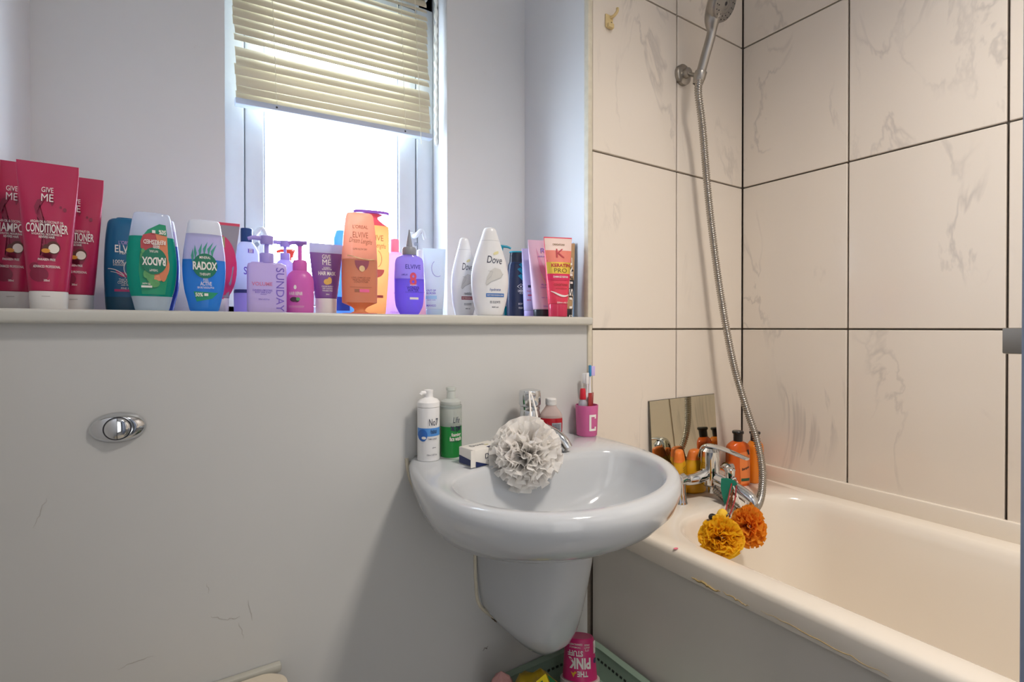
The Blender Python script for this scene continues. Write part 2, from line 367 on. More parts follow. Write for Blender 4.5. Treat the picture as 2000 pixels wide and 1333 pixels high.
# ------------------------------------------------------------------ venetian blind
BY = .300
M_SLAT = mat('cream_slat', 'ddd5c0', .38, transl=.22, var=.05, scale=8)
M_RAIL = mat('pale_rail', 'b9c3d4', .4)
bl = thing('venetian_blind', 'cream venetian blind hanging crooked in the upper half of the window', 'blind', (-1.0895, BY, 1.500), 0, rot=(0, radians(-2.0), 0))
HW = .2205
sl = MB(); prof = [(-.0130, -.0014), (-.007, .0009), (0, .0017), (.007, .0009), (.0130, -.0014)]
def slat_mesh():
    b = MB(); R = []
    for u in (-HW+.004, -HW/3, HW/3, HW-.004):
        up = [(u, y, z+.0004) for y, z in prof]; dn = [(u, y, z-.0004) for y, z in reversed(prof)]
        R.append(up+dn)
    b.rings(R); me = bpy.data.meshes.new('slat'); me.from_pydata(b.v, [], b.f); finish(me, True, 60); me.materials.append(M_SLAT); return me
sm_ = slat_mesh(); z = .020; k = 0
while z < .375:
    if k == 6: z += .0115; k += 1; continue
    o = link('slat', sm_, None, bl); tilt = {0: 72, 2: 78, 3: 76, 7: 52, 16: 50, 17: 42}.get(k, 66+random.uniform(-3, 3))
    o.location = (random.uniform(-.002, .002), 0, z); o.rotation_euler = (radians(tilt), radians(-.9*max(0, k-9)/8+random.uniform(-.25, .25)), 0)
    z += .0178 if k not in (2,) else .0215; k += 1
MB().box(-HW, HW, -.011, .011, 0, .0135).build('bottom_rail', M_RAIL, bl, bevel=.003)
for xx in (-.142, .146): MB().rev([(.0022, 0), (.0016, .0012)], 12, Matrix.Translation((xx, -.0112, .0065)) @ Matrix.Rotation(pi/2, 4, 'X')).build('cord_plug', BLACKP, bl)
MB().box(-HW, HW, -.014, .016, .385, .410).build('head_rail', mat('head_rail_paint', 'd8cfc0', .4), bl, bevel=.002)
mc = mat('cream_cord', 'e9e4d0', .7)
for xx in (-.142, .146):
    for yy in (-.0125, .0125):
        MB().tube([(xx+.0008*sin(i*2.1), yy, .012+.375*i/40) for i in range(41)], .0007, 5).build('ladder_cord', mc, bl)
MB().tube([(.180, -.016, .385), (.1815, -.018, .2), (.184, -.018, -.02)], .0007, 5).build('pull_cord', mc, bl)
b = MB(); b.box(.190, .2215, -.021, .018, .352, .359); b.box(.190, .2215, -.0225, -.0205, .352, .372); b.box(.2200, .2222, -.021, .018, .352, .372); b.build('bracket', mat('grimy_metal', 'b4aca4', .4), bl, smooth=False)
# ragged white edge sealant in the recess beside the blind
struct(MB().tube([(WX1-.004+.0015*sin(i*1.7), .318+.001*sin(i), 1.505+.39*i/60) for i in range(61)], lambda t: .0045+.0015*sin(t*60), 8).build('trim_5', mat('white_sealant', 'ece9df', .5)))

# ------------------------------------------------------------------ basin
SX, SZ = -.838, .790
SHEAR = .13
def d_ring(a, bf, bb, yc, z, ef=2.0, eb=2.0, n=112, yback=0.0, cy0=-.20):
    """outline of a D: half ellipse in front, fuller behind, clipped by the wall; its axis leans a little to the left"""
    r = []
    for i in range(n):
        t = 2*pi*i/n; dx, dy = cos(t), sin(t); lo, hi = 0, .6
        for _ in range(26):
            m = (lo+hi)/2; x, y = dx*m, cy0+dy*m; v = y-yc
            if (abs(x/a)**(ef if v < 0 else eb)+abs(v/(bf if v < 0 else bb))**(ef if v < 0 else eb) <= 1) and y <= yback: lo = m
            else: hi = m
        y = cy0+dy*lo; r.append((SX+dx*lo+SHEAR*y, y, z))
    return r
BAS = thing('wash_basin', 'white wall-hung ceramic wash basin with semi-pedestal, crowded along its back edge', 'basin', (0, 0, 0))
out = [(.224, .219, .43, -.19, SZ), (.2305, .2255, .435, -.19, SZ-.003), (.2345, .229, .44, -.19, SZ-.010), (.235, .2295, .44, -.19, SZ-.022), (.230, .225, .40, -.185, SZ-.045), (.220, .212, .34, -.175, SZ-.068),
       (.200, .190, .30, -.160, SZ-.090), (.172, .165, .26, -.135, SZ-.110), (.140, .135, .22, -.110, SZ-.130), (.108, .105, .18, -.085, SZ-.150), (.080, .075, .15, -.06, SZ-.170), (.055, .05, .1, -.045, SZ-.185)]
R = []
inn = [(.1985, .172, .088, -.222, SZ-.0005), (.1945, .168, .084, -.222, SZ-.004), (.190, .163, .080, -.222, SZ-.014), (.182, .154, .075, -.222, SZ-.045), (.166, .138, .068, -.222, SZ-.072), (.135, .110, .06, -.218, SZ-.094), (.09, .07, .045, -.214, SZ-.106), (.03, .022, .02, -.21, SZ-.111), (.018, .016, .016, -.21, SZ-.112)]
for a, bf, bb, yc, z in reversed(inn): R.append(d_ring(a, bf, bb, yc, z, 2.05, 2.8, cy0=-.21))
for a, bf, bb, yc, z in out: R.append(d_ring(a, bf, bb, yc, z, cy0=-.20 if z > SZ-.08 else (-.10 if z > SZ-.14 else -.03)))
# lower rings share the wall plane; their back edge follows the caulk line
b = MB(); b.rings(R, True, True); bo = b.build('bowl', M_CERAM, BAS, ang=75)
# semi-pedestal: U-shaped section, its flat bottom tapering to a rounded tip
PX = -.815
def ped_ring(hw, d, z, n=30, rise=0):
    r = []
    for i in range(n+1):
        t = pi*i/n; r.append((PX-hw*cos(t)**1 if False else PX-hw*math.copysign(abs(cos(t))**.8, cos(t)), -.012-d*sin(t)**.85, z+rise*(1-sin(t))))
    r += [(PX+hw, 0, z+rise), (PX-hw, 0, z+rise)]
    return r
prs = [(.012, .055, .398, .035), (.035, .095, .402, .030), (.055, .125, .414, .028), (.071, .147, .435, .020), (.080, .160, .460, .012), (.086, .172, .50, 0), (.090, .185, .55, 0), (.092, .197, .60, 0), (.092, .2, .635, 0)]
MB().rings([ped_ring(h, d, z, rise=r) for h, d, z, r in prs]).build('semi_pedestal', M_CERAM, BAS, ang=60)
MB().rev([(.020, 0), (.021, .002), (.014, .003), (.012, .001)], 24, Matrix.Translation((SX, -.215, SZ-.1345))).build('waste', M_CHROME, BAS)
MB().rev([(.008, 0), (.0085, .0015), (.005, .002)], 20, Matrix.Translation((-.80, -.117, SZ-.022)) @ Matrix.Rotation(radians(65), 4, 'X')).build('overflow', M_CHROME, BAS)
cl = [(-1.053, .788), (-1.046, .748), (-1.027, .713), (-1.008, .691), (-.964, .653), (-.912, .612), (-.909, .595), (-.907, .517), (-.898, .468), (-.86, .43)]
MB().tube(spline([(x-.001, -.001, z) for x, z in cl], 5), .0035, 8).build('caulk_line', M_CAULK, BAS)
# basin tap
TP = Vector((-.812, -.054, SZ))
tap = thing('basin_tap', 'chrome mixer tap on the back edge of the wash basin', 'tap', TP, radians(-8))
MB().rev([(.0245, 0), (.0245, .006), (.021, .010), (.0205, .070), (.0195, .074), (.0205, .076), (.0205, .082)], 30).build('body', M_CHROME, tap)
MB().rev([(.0205, .083), (.0225, .086), (.0225, .108), (.021, .114), (.012, .116)], 30).build('lever_cap', M_CHROME, tap)
MB().tube(spline([(0, -.012, .103), (-.004, -.026, .108), (-.020, -.030, .112), (-.022, -.022, .110)], 6), .0033, 10).build('lever', M_CHROME, tap)
MB().tube(spline([(.0, -.012, .042), (.018, -.036, .038), (.036, -.060, .024), (.044, -.074, .006)], 6), lambda t: .0135-.0025*t, 16).build('spout', M_CHROME, tap)

# ------------------------------------------------------------------ scrunchies: ruffled discs of net through one centre
def pouf(Rr, mname, color, n=150, seg=26, seed=1, transl=.55, squash=(1, 1, 1)):
    rnd = random.Random(seed); b = MB()
    for k in range(n):
        d = Vector((rnd.gauss(0, 1), rnd.gauss(0, 1), rnd.gauss(0, 1))).normalized(); t = d.orthogonal().normalized()
        t = (Matrix.Rotation(rnd.random()*6.28, 3, d) @ t); nn = d.cross(t)
        m1 = rnd.uniform(5, 9); p1 = rnd.random()*6; sp = rnd.uniform(.45, .85); rr = Rr*rnd.uniform(.78, 1.14); am = rnd.uniform(.07, .13); cu = rnd.uniform(-.25, .25)
        vs = []; rows = (.42, .66, .86, 1.0)
        for q in rows:
            for i in range(seg+1):
                f = sp*(2*i/seg-1); e = (q-.3)/.7
                v = (d*cos(f)+t*sin(f))*(rr*q)+nn*(Rr*(am*e*e*sin(m1*f*2.2+p1)+cu*e*f))
                vs.append((v.x*squash[0], v.y*squash[1], v.z*squash[2]))
        w_ = seg+1; b.add(vs, [(j*w_+i, j*w_+i+1, (j+1)*w_+i+1, (j+1)*w_+i) for j in range(3) for i in range(seg)])
    return b, mat(mname, color, .7, transl=transl, var=.06, scale=60)
P = at(1029, 888, 'y', -.150)
sc = thing('bath_scrunchie', 'large white net scrunchie hanging from the basin tap', 'scrunchie', P)
b, m = pouf(.062, 'white_net', 'fffaf6', 190, seed=3, squash=(1.04, .8, .98)); b.build('net', m, sc, ang=180)
loc = P
tip = TP+Vector((-.022, -.030, .112))
MB().tube(spline([Vector((-.010, .0, .035)), (tip-P)*.55+Vector((-.004, -.012, 0)), (tip-P)+Vector((-.001, -.002, .004)), (tip-P)*.55+Vector((.014, -.008, .005)), Vector((.015, .0, .035))], 8), .0018, 7).build('loop_cord', WHITE, sc)

# ------------------------------------------------------------------ bottle placing
GRP = 'toiletries on the window ledge'
class Spot:
    def __init__(s, name, label, cat, px0, px1, ytop, y, k=.5, base=LED, group=GRP, lean=0):
        pc = (px0+px1)/2; p = at(pc, 600, 'y', y); a = atan2(p.x-CAM.x, y-CAM.y); be = k*a
        dx = (at(px1, 600, 'y', y).x-at(px0, 600, 'y', y).x)/2
        s.w = dx*cos(a)/cos(a-be); s.h = at(pc, ytop, 'y', y).z-base
        s.r = thing(name, label, cat, (p.x, y, base), -be, group, rot=(0, lean, -be))
def z_of(s, py, ytop, ybot):  # height inside a bottle for a photo row
    return s.h*(ybot-py)/(ybot-ytop)
def tube_bottle(s, m, mcap, caph=.12, base=.64, depth=.5, cr=.07, mcrimp=None, capw=None):
    h, W = s.h, s.w; ch = caph*h; cw = (capw or base*.98)*W
    loft(s.r, [(0, cw*.97, cw*.80, 2.2), (ch*.5, cw*.985, cw*.81, 2.2), (ch, cw, cw*.82, 2.2)], mcap, 'cap', round_bot=.0015, round_top=.001)
    S = []
    for i in range(13):
        t = i/12; S.append((ch+(h*(1-cr)-ch)*t, W*(base+(1-base)*t**.9), max(.0018, W*base*.82*(1-t**1.7)**.8), 2.2+.6*t))
    S[-1] = (S[-1][0], W*.995, .0020, 3)
    S2 = S+[(h, W, .0011, 4)] if not mcrimp else S
    sf = loft(s.r, S2, m, 'body', round_bot=.001)
    if mcrimp: loft(s.r, [(h*(1-cr), W*.997, .0019, 3), (h, W, .0012, 4)], mcrimp, 'crimped_end')
    return sf
def pump(s, z0, r, mcol, hd=.020, H=.045, d=-1, style='block', mh=None):
    """collar, stem and head; d is the side the nozzle points to"""
    mh = mh or mcol
    c = MB().rev([(r*.98, z0), (r, z0+.001), (r, z0+H*.33), (r*.9, z0+H*.36), (r*.5, z0+H*.37)], 26).build('collar', mcol, s.r)
    p = MB().rev([(r*.30, z0+H*.36), (r*.30, z0+H*.70)], 16).build('stem', mh, s.r)
    b = MB()
    if style == 'block':
        b.rev([(hd*.55, z0+H*.68), (hd*.62, z0+H*.72), (hd*.62, z0+H*.98), (hd*.5, z0+H)], 22)
        b.tube([(0, 0, z0+H*.88), (d*hd*1.3, -.002, z0+H*.90), (d*hd*1.75, -.003, z0+H*.84)], lambda t: .0042-.0012*t, 10)
    else:
        b.rev([(hd*.32, z0+H*.62), (hd*.45, z0+H*.85), (hd*.55, z0+H*.93), (hd*.4, z0+H)], 20)
        b.tube(spline([(-d*hd*.5, 0, z0+H*.93), (0, 0, z0+H*.96), (d*hd, -.001, z0+H*.94), (d*hd*1.55, -.002, z0+H*.86)], 5), lambda t: .0046-.0022*t, 10)
    b.build('pump_head', mh, s.r)

# -------- crimson hair-care tubes
M_CRIM = mat('crimson_tube', 'b21c4d', .32, var=.03); M_CAPW = mat('white_cap', 'e9e6e2', .35, transl=.15)
M_WINE = mat('wine_splash', '86193c', .4, var=.15); M_NUT = mat('coconut_white', 'e9dfd2', .5); M_YEL = mat('oil_yellow', 'd88f28', .4); M_BRN = mat('nut_brown', '5a2a22', .5)
def give_me(px, ytop, y, k, word, label):
    s = Spot('hair_tube', label, 'tube', px-61*y_sc(y, px), px+61*y_sc(y, px), ytop, y, k, group='crimson hair tubes')
    sf = tube_bottle(s, M_CRIM, M_CAPW, .125, .64, cr=.055)
    h, W = s.h, s.w
    zz = lambda f: h*f; R = random.Random(5)
    sp = []
    sp += [stroke([(-.30*W+.08*W*i/5, zz(.72)-.0*i) for i in range(2)], .001)]
    pts = [(-.32, .74), (-.42, .69), (-.36, .64), (-.10, .61), (.14, .57), (.20, .53), (.30, .47), (.36, .38), (.22, .33), (-.02, .35), (-.24, .34), (-.36, .28), (-.22, .36), (.0, .42), (.08, .47), (.02, .53), (-.12, .58), (-.32, .62), (-.33, .66), (-.24, .71), (-.05, .755)]
    sp = [poly([(x*W, zz(z)) for x, z in pts])]
    sp += [poly([(x*W, zz(z)) for x, z in ((-.10, .83), (.06, .80), (.22, .73), (.14, .70), (.05, .77))])]
    sp += [ell(.55*W, zz(.685), .06*W, .003), ell(.42*W, zz(.70), .04*W, .002), ell(-.25*W, zz(.235), .30*W, .010), ell(-.40*W, zz(.285), .16*W, .006)]
    decals(s.r, sf, M_WINE, sp, 1, 'splash_print')
    decals(s.r, sf, M_BRN, [ell(.20*W, zz(.418), .22*W, .009), ell(-.02*W, zz(.41), .12*W, .006)], 2, 'coconut_print')
    decals(s.r, sf, M_NUT, [ell(.22*W, zz(.412), .17*W, .0065)], 3, 'coconut_print')
    decals(s.r, sf, M_YEL, [ell(-.03*W, zz(.395), .14*W, .003)], 3, 'oil_print')
    decals(s.r, sf, WHITE, [text('GIVE', 0, zz(.812), .38*W, .0072, bold=.0), text('ME', 0, zz(.757), .38*W, .0105, bold=.0),
        text('ARGAN OIL & COCONUT OIL', .0, zz(.590), 1.05*W, .0035), text(word, 0, zz(.547), 1.32*W, .0125, bold=.015), text('HYDRATES, NOURISHES &', 0, zz(.505), .95*W, .0033), text('REVIVES HAIR', 0, zz(.487), .5*W, .0033),
        text('PARABEN FREE', 0, zz(.335), .55*W, .0032), text('ADVANCED PROFESSIONAL', 0, zz(.288), .85*W, .0035), text('300ml', 0, zz(.195), .18*W, .003)], 4)
    MB().box(-.17*W, .10*W, -.52*W, -.50*W, zz(.088), zz(.092)).build('cap_notch', mat('cap_shadow', 'b9b3ae', .5), s.r, smooth=False)
def y_sc(y, px):
    p = at(px, 600, 'y', .05); q = at(px, 600, 'y', y); return (p-CAM).dot(FW)/(q-CAM).dot(FW)
give_me(27, 316, .095, .25, 'SHAMPOO', 'crimson shampoo tube with a white cap, leftmost on the ledge and cut by the frame')
give_me(96, 320, .045, .25, 'CONDITIONER', 'crimson conditioner tube with a white cap, standing in front of the other two crimson tubes')
give_me(149, 346, .130, .25, 'CONDITIONER', 'crimson conditioner tube half hidden on the right behind the front crimson tube')
# -------- dark teal conditioner
def simple_conditioner(s, m, mcap, cut=.16):
    h, W = s.h, s.w
    S = [(0, .90*W, .55*W, 2.6), (.12*h, .95*W, .58*W, 2.6), (.4*h, W, .62*W, 2.6), (.7*h, .96*W, .58*W, 2.6), (.90*h, .86*W, .50*W, 2.5), (.965*h, .76*W, .42*W, 2.4), (h, .45*W, .28*W, 2.2)]
    S = smooth_secs(S, 4); lo, hi = split_secs(S, cut*h)
    loft(s.r, lo, mcap, 'cap', round_bot=.002); return loft(s.r, hi, m, 'body', round_top=.002)
TEALC = mat('teal_blue_plastic', '0f6590', .3, transl=.1); PK = mat('magenta_print', 'c2306f', .4); LPK = mat('lilac_print', 'b7a0d8', .4)
s = Spot('conditioner_bottle', 'dark teal thickening conditioner bottle beside the crimson tubes, behind the green gel', 'bottle', 204, 290, 427, .140, .3)
sf = simple_conditioner(s, TEALC, mat('dark_teal_cap', '0b4c66', .35)); h, W = s.h, s.w
decals(s.r, sf, WHITE, [text('ELVIVE', .08*W, .66*h, 1.1*W, .012), text('Fibrology', .10*W, .615*h, .7*W, .007), text('100%', -.30*W, .525*h, .5*W, .006), text('STRONGER', -.30*W, .492*h, .5*W, .0032), text('THICKENING', .10*W, .337*h, .8*W, .0042, bold=.01), text('CONDITIONER', .10*W, .310*h, .9*W, .0042, bold=.01), text('with filloxane', .1*W, .285*h, .6*W, .003), text('FINE HAIR', .1*W, .25*h, .6*W, .003),
    stroke(arc(-.75*W, .26*h, .9*W, .19*h, radians(92), radians(40)), .0012), stroke(arc(-.75*W, .25*h, 1.0*W, .17*h, radians(85), radians(40)), .0009), stroke(arc(.35*W, .46*h, .42*W, .10*h, radians(110), radians(290)), .0012)], 2)
decals(s.r, sf, LPK, [text("L'OREAL", .05*W, .725*h, .7*W, .006)], 2)
decals(s.r, sf, PK, [poly([(-.45*W, .44*h), (-.2*W, .42*h), (.2*W, .40*h), (.2*W, .36*h), (-.2*W, .37*h), (-.38*W, .40*h)]), rect(-.5*W, .5*W, .215*h, .24*h)], 1, 'label_print')
# -------- shower gels
def radox(s, msol, mliq, mclear, mcap, lvl, inv, capf=.12):
    h, W = s.h, s.w
    S = [(0, .66*W, .42*W, 2.5), (.10*h, .76*W, .47*W, 2.5), (.25*h, .92*W, .52*W, 2.5), (.45*h, W, .55*W, 2.5), (.62*h, .97*W, .52*W, 2.5), (.80*h, .86*W, .46*W, 2.5), (h, .72*W, .40*W, 2.6)]
    S = smooth_secs(S, 4)
    if inv: cap, rest = split_secs(S, .15*h); liq, clr = split_secs(rest, lvl*h); 
    else: rest, cap = split_secs(S, (1-capf)*h); liq, clr = split_secs(rest, lvl*h)
    loft(s.r, liq, mliq, 'liquid', round_bot=0 if inv else .003); loft(s.r, clr, mclear, 'clear_wall', round_top=.003 if inv else 0)
    loft(s.r, cap, mcap, 'cap', round_bot=.002 if inv else 0, round_top=0 if inv else .003)
    allS = S
    def sf(x, z):
        q = allS[0] if z <= allS[0][0] else allS[-1]
        for a, b in zip(allS, allS[1:]):
            if a[0] <= z <= b[0]: t = (z-a[0])/((b[0]-a[0]) or 1e-9); q = tuple(a[i]+(b[i]-a[i])*t for i in range(4)); break
        u = min(.99, abs(x/q[1])); return -q[2]*(1-u**q[3])**(1/q[3])
    return sf
M_CLEAR = mat('clear_plastic', 'dfe4f2', .12, transl=.25, alpha=.45); M_FROST = mat('frosted_cap', 'd3e2ee', .25, transl=.4, alpha=.1)
DKG = mat('badge_green', '0e7458', .4); GRN = mat('label_green', '17916a', .4); ORG = mat('label_orange', 'd9825c', .4, var=.1); RED = mat('label_red', 'b8494e', .4, var=.08); CIT = mat('citrus_flesh', 'e3926c', .5, var=.3, scale=300); LEAF = mat('leaf_green', '5e9f63', .5, var=.3, scale=200)
s = Spot('shower_gel_bottle', 'green shower gel bottle standing upside down with an orange citrus label', 'bottle', 248, 347, 418, .045, .25)
h, W = s.h, s.w
sf = radox(s, None, mat('green_gel', '18b8a0', .15, transl=.55, alpha=.15), M_CLEAR, M_FROST, .755, True)
decals(s.r, sf, GRN, [poly([(.55*W, .88*h), (.30*W, .885*h), (-.15*W, .82*h), (-.33*W, .76*h), (.58*W, .70*h), (.60*W, .78*h)]), poly([(-.45*W, .60*h), (.62*W, .60*h), (.66*W, .40*h), (.52*W, .17*h), (-.38*W, .17*h), (-.5*W, .40*h)])], 1, 'label_print')
decals(s.r, sf, RED, [poly([(-.33*W, .765*h), (.0, .79*h), (.60*W, .765*h), (.62*W, .60*h), (-.05*W, .585*h), (-.42*W, .63*h), (-.43*W, .70*h)])], 2, 'label_print')
decals(s.r, sf, CIT, [ell(.26*W, .46*h, .44*W, .155*h)], 2, 'citrus_print')
decals(s.r, sf, ORG, [ell(.46*W, .50*h, .20*W, .20*h), poly([(.15*W, .78*h), (.60*W, .765*h), (.64*W, .6*h), (.30*W, .6*h)])], 3, 'label_print')
decals(s.r, sf, LEAF, [ell(-.05*W, .35*h, .16*W, .06*h), ell(-.22*W, .37*h, .10*W, .04*h), ell(.10*W, .28*h, .22*W, .04*h), ell(-.33*W, .60*h, .07*W, .025*h), ell(-.38*W, .55*h, .05*W, .03*h)], 4, 'leaf_print')
decals(s.r, sf, DKG, [ell(.10*W, .505*h, .50*W, .135*h)], 5, 'badge')
decals(s.r, sf, WHITE, [text('RADOX', .09*W, .50*h, .92*W, .0125, 180, bold=.035), text('NATURAL', .08*W, .60*h, .34*W, .0035, 180), text('THERAPY', .08*W, .41*h, .34*W, .0035, 180), text('REFRESHED', .12*W, .695*h, .86*W, .0065, 180, bold=.02), text('FEEL', .16*W, .655*h, .28*W, .0065, 180, bold=.02), text('50%', .42*W, .80*h, .28*W, .0068, 180, bold=.03), rect(.02*W, .15*W, .785*h, .815*h),
    rect(-.40*W, .02*W, .235*h, .255*h), text('99% recycled', -.2*W, .275*h, .3*W, .004, 180)], 6)
s = Spot('shower_gel_bottle', 'violet-blue shower gel bottle with a pale cap, mostly hidden behind the upside-down green one', 'bottle', 268, 353, 430, .135, .25)
h, W = s.h, s.w; radox(s, None, mat('violet_gel', '2f4fb4', .2, transl=.4), mat('lilac_clear', 'c9bfe6', .2, transl=.4), mat('pale_lilac_cap', 'd9d6ea', .35, transl=.3), .72, False)
s = Spot('shower_gel_bottle', 'blue shower gel bottle with a white cap and a round green badge, standing upright', 'bottle', 357, 442, 432, .045, .25)
h, W = s.h, s.w
sf = radox(s, None, mat('blue_gel', '4fa8ec', .12, transl=.6, alpha=.12), mat('clear_plastic_lilac', 'd3d0ee', .12, transl=.35, alpha=.3), mat('white_flip_cap', 'eef0f6', .3, transl=.3), .565, False, .155)
leafs = [poly([(x*W, z*h), ((x-.06)*W, (z+.08)*h), ((x+dx)*W, (z+.16)*h), ((x+.07)*W, (z+.07)*h)]) for x, z, dx in ((-.42, .56, -.02), (-.22, .58, .10), (-.02, .60, .16), (.18, .60, .22), (-.55, .52, .02), (.34, .58, .22))]
decals(s.r, sf, mat('leaf_teal', '3f9a86', .5, var=.3), leafs, 1, 'leaf_print')
decals(s.r, sf, GRN, [poly([(-.50*W, .22*h), (.62*W, .21*h), (.34*W, .145*h), (-.36*W, .11*h)])], 1, 'label_print')
decals(s.r, sf, DKG, [ell(.02*W, .495*h, .56*W, .135*h)], 3, 'badge')
decals(s.r, sf, WHITE, [text('RADOX', .02*W, .495*h, 1.10*W, .0130, bold=.035), text('MINERAL', .02*W, .585*h, .5*W, .004), text('THERAPY', .02*W, .405*h, .5*W, .004), text('FEEL', .06*W, .345*h, .24*W, .0042, bold=.0), text('ACTIVE', .06*W, .304*h, .52*W, .0062, bold=.01), text('SEA SALT & EUCALYPTUS', .05*W, .262*h, .75*W, .003), text('50%', -.25*W, .185*h, .34*W, .006, bold=.03), rect(-.02*W, .16*W, .172*h, .20*h)], 4)
# -------- grey and pink tube
s = Spot('cosmetic_tube', 'pink and grey tube with a red crimped top, behind the blue shower gel', 'tube', 382, 470, 434, .130, .1)
sf = tube_bottle(s, mat('grey_tube', '8f8a93', .35), M_CAPW, .17, .5, cr=.03, mcrimp=mat('red_crimp', 'd0405e', .3)); h, W = s.h, s.w
decals(s.r, sf, mat('hot_pink_print', 'e03a72', .35, transl=.2), [ell(.05*W, .50*h, .80*W, .36*h, 32, 6)], 1, 'label_print')
decals(s.r, sf, mat('olive_print', 'a39a72', .4), [rect(.1*W, .3*W, .72*h, .84*h, 3, 3)], 2, 'label_print')
# -------- frosted white bottle with navy cap
s = Spot('lotion_bottle', 'frosted white lotion bottle with a navy blue cap and navy band near the window frame', 'bottle', 457, 507, 447, .165, .3)
h, W = s.h, s.w; NAVY = mat('navy_cap', '1f4a86', .35, transl=.1)
M_FW = mat('frost_white', 'd7dcf2', .25, transl=.5)
S = smooth_secs([(0, .95*W, .8*W, 2), (.05*h, W, .85*W, 2), (.6*h, W, .85*W, 2), (.74*h, .92*W, .8*W, 2), (.82*h, .62*W, .55*W, 2), (.84*h, .48*W, .45*W, 2)], 4)
lo, hi = split_secs(S, .26*h); loft(s.r, lo, mat('lilac_wall', 'c3b4f0', .25, transl=.5), 'lower_body'); sf = loft(s.r, hi, M_FW, 'body')
MB().rev([(.46*W, .84*h), (.47*W, .845*h), (.47*W, .995*h), (.43*W, h)], 26).build('cap', NAVY, s.r)
b = MB(); b.rings([super_ring(1.012*W, .862*W, 2, z) for z in (.245*h, .285*h)], False, False); b.build('band', mat('navy_band', '3a3f78', .4), s.r)
decals(s.r, sf, mat('violet_print', '6a4fc4', .4), [rect(.05*W, .50*W, .705*h, .755*h, 4, 2), text('S', -.15*W, .50*h, .25*W, .014), text('XI', .28*W, .73*h, .3*W, .001)], 1)
decals(s.r, sf, WHITE, [text('XX', .28*W, .73*h, .32*W, .007, bold=.03)], 2)
# -------- lilac pump bottle
LIL = mat('lilac_plastic', 'd6c4ee', .35, transl=.35); LILP = mat('lilac_pump', 'c0b0e6', .35, transl=.35); VIOP = mat('violet_lettering', '7a5fc0', .4)
s = Spot('pump_bottle', 'square-shouldered lilac pump bottle with a word running down its right side', 'bottle', 483, 560, 461, .045, .5)
h, W = s.h, s.w; bh = h*(610-513)/(610-461)
sf = loft(s.r, [(0, .96*W, .48*W, 5), (.004, W, .5*W, 5), (bh*.9, W, .5*W, 5), (bh*.965, .95*W, .45*W, 4), (bh, .80*W, .3*W, 3)], LIL, round_top=.001)
pump(s, bh-.001, .0108, LILP, .016, h-bh+.001, -1, 'block')
decals(s.r, sf, VIOP, [text('SUNDAY', .64*W, bh*.46, bh*.86, .0125, -90, bold=.0), text('CLEANSING & SMOOTHING', -.25*W, bh*.44, .98*W, .0032), text('BODY HAIR SCALP', -.22*W, bh*.40, .78*W, .0032), text('shampoo', -.2*W, bh*.36, .3*W, .0028), text('250ml e 8.5 fl oz', -.18*W, bh*.265, .55*W, .0024)], 1)
decals(s.r, sf, mat('coral_print', 'd981a8', .4), [text('VOLUME', -.27*W, bh*.565, 1.02*W, .0062, bold=.02)], 1)
s = Spot('pump_bottle', 'pale lilac pump bottle with its nozzle pointing left, behind the square lilac one', 'bottle', 538, 576, 470, .135, .5)
h, W = s.h, s.w; bh = h*.74
loft(s.r, smooth_secs([(0, W, .8*W, 2.2), (bh*.85, W, .8*W, 2.2), (bh*.95, .8*W, .6*W, 2), (bh, .5*W, .45*W, 2)], 3), mat('pale_lilac', 'cfc4f2', .3, transl=.5)); pump(s, bh-.001, .0085, LILP, .014, h-bh, -1, 'block')
s = Spot('pump_bottle', 'small orange pump bottle glimpsed against the bright window behind the lilac pumps', 'bottle', 548, 586, 488, .215, .5)
h, W = s.h, s.w; bh = h*.70; OC = mat('orange_glow', 'f0805c', .3, transl=.5)
loft(s.r, [(0, W, .8*W, 2.4), (bh*.9, W, .8*W, 2.4), (bh, .6*W, .5*W, 2)], OC, round_bot=.002); pump(s, bh-.001, .008, mat('red_orange', 'ef6045', .3, transl=.3), .016, h-bh, -1, 'swan')
# -------- magenta pump bottle
s = Spot('pump_bottle', 'round-shouldered magenta pump bottle of hair repair', 'bottle', 559, 613, 473, .060, .5)
h, W = s.h, s.w; bh = h*(610-528)/(610-473); MAG = mat('magenta_plastic', 'e07cc6', .3, transl=.42)
sf = loft(s.r, smooth_secs([(0, .97*W, .8*W, 2.2), (.06*bh, W, .82*W, 2.2), (bh*.75, W, .82*W, 2.2), (bh*.90, .86*W, .7*W, 2.2), (bh*.98, .62*W, .55*W, 2), (bh, .50*W, .50*W, 2)], 4), MAG)
MB().rev([(.52*W, bh-.001), (.53*W, bh), (.53*W, bh+.014), (.44*W, bh+.018), (.25*W, bh+.019)], 26).build('collar', MAG, s.r)
MB().rev([(.15*W, bh+.018), (.15*W, h*.95)], 14).build('stem', MAG, s.r)
b = MB(); b.rev([(.18*W, h*.94), (.40*W, h*.985), (.34*W, h)], 20); b.tube(spline([(.5*W, 0, h*.992), (0, 0, h*.99), (-.55*W, 0, h*.985), (-.80*W, 0, h*.965)], 5), lambda t: .0035, 8); b.build('pump_head', mat('lilac_pink', 'b78fdc', .35, transl=.3), s.r)
decals(s.r, sf, WHITE, [ell(-.42*W, bh*.60, .10*W, .0038, 20), text('HAIR REPAIR', -.35*W, bh*.455, .92*W, .006, bold=.02), rect(-.85*W, .22*W, bh*.165, bh*.172), rect(-.85*W, .20*W, bh*.135, bh*.139)], 1)
decals(s.r, sf, mat('fig_print', '4e3344', .5, var=.4, scale=300), [ell(-.50*W, bh*.32, .26*W, .0042), ell(-.30*W, bh*.31, .18*W, .004)], 2, 'fruit_print'); decals(s.r, sf, LEAF, [ell(-.22*W, bh*.33, .14*W, .003)], 3, 'fruit_print')
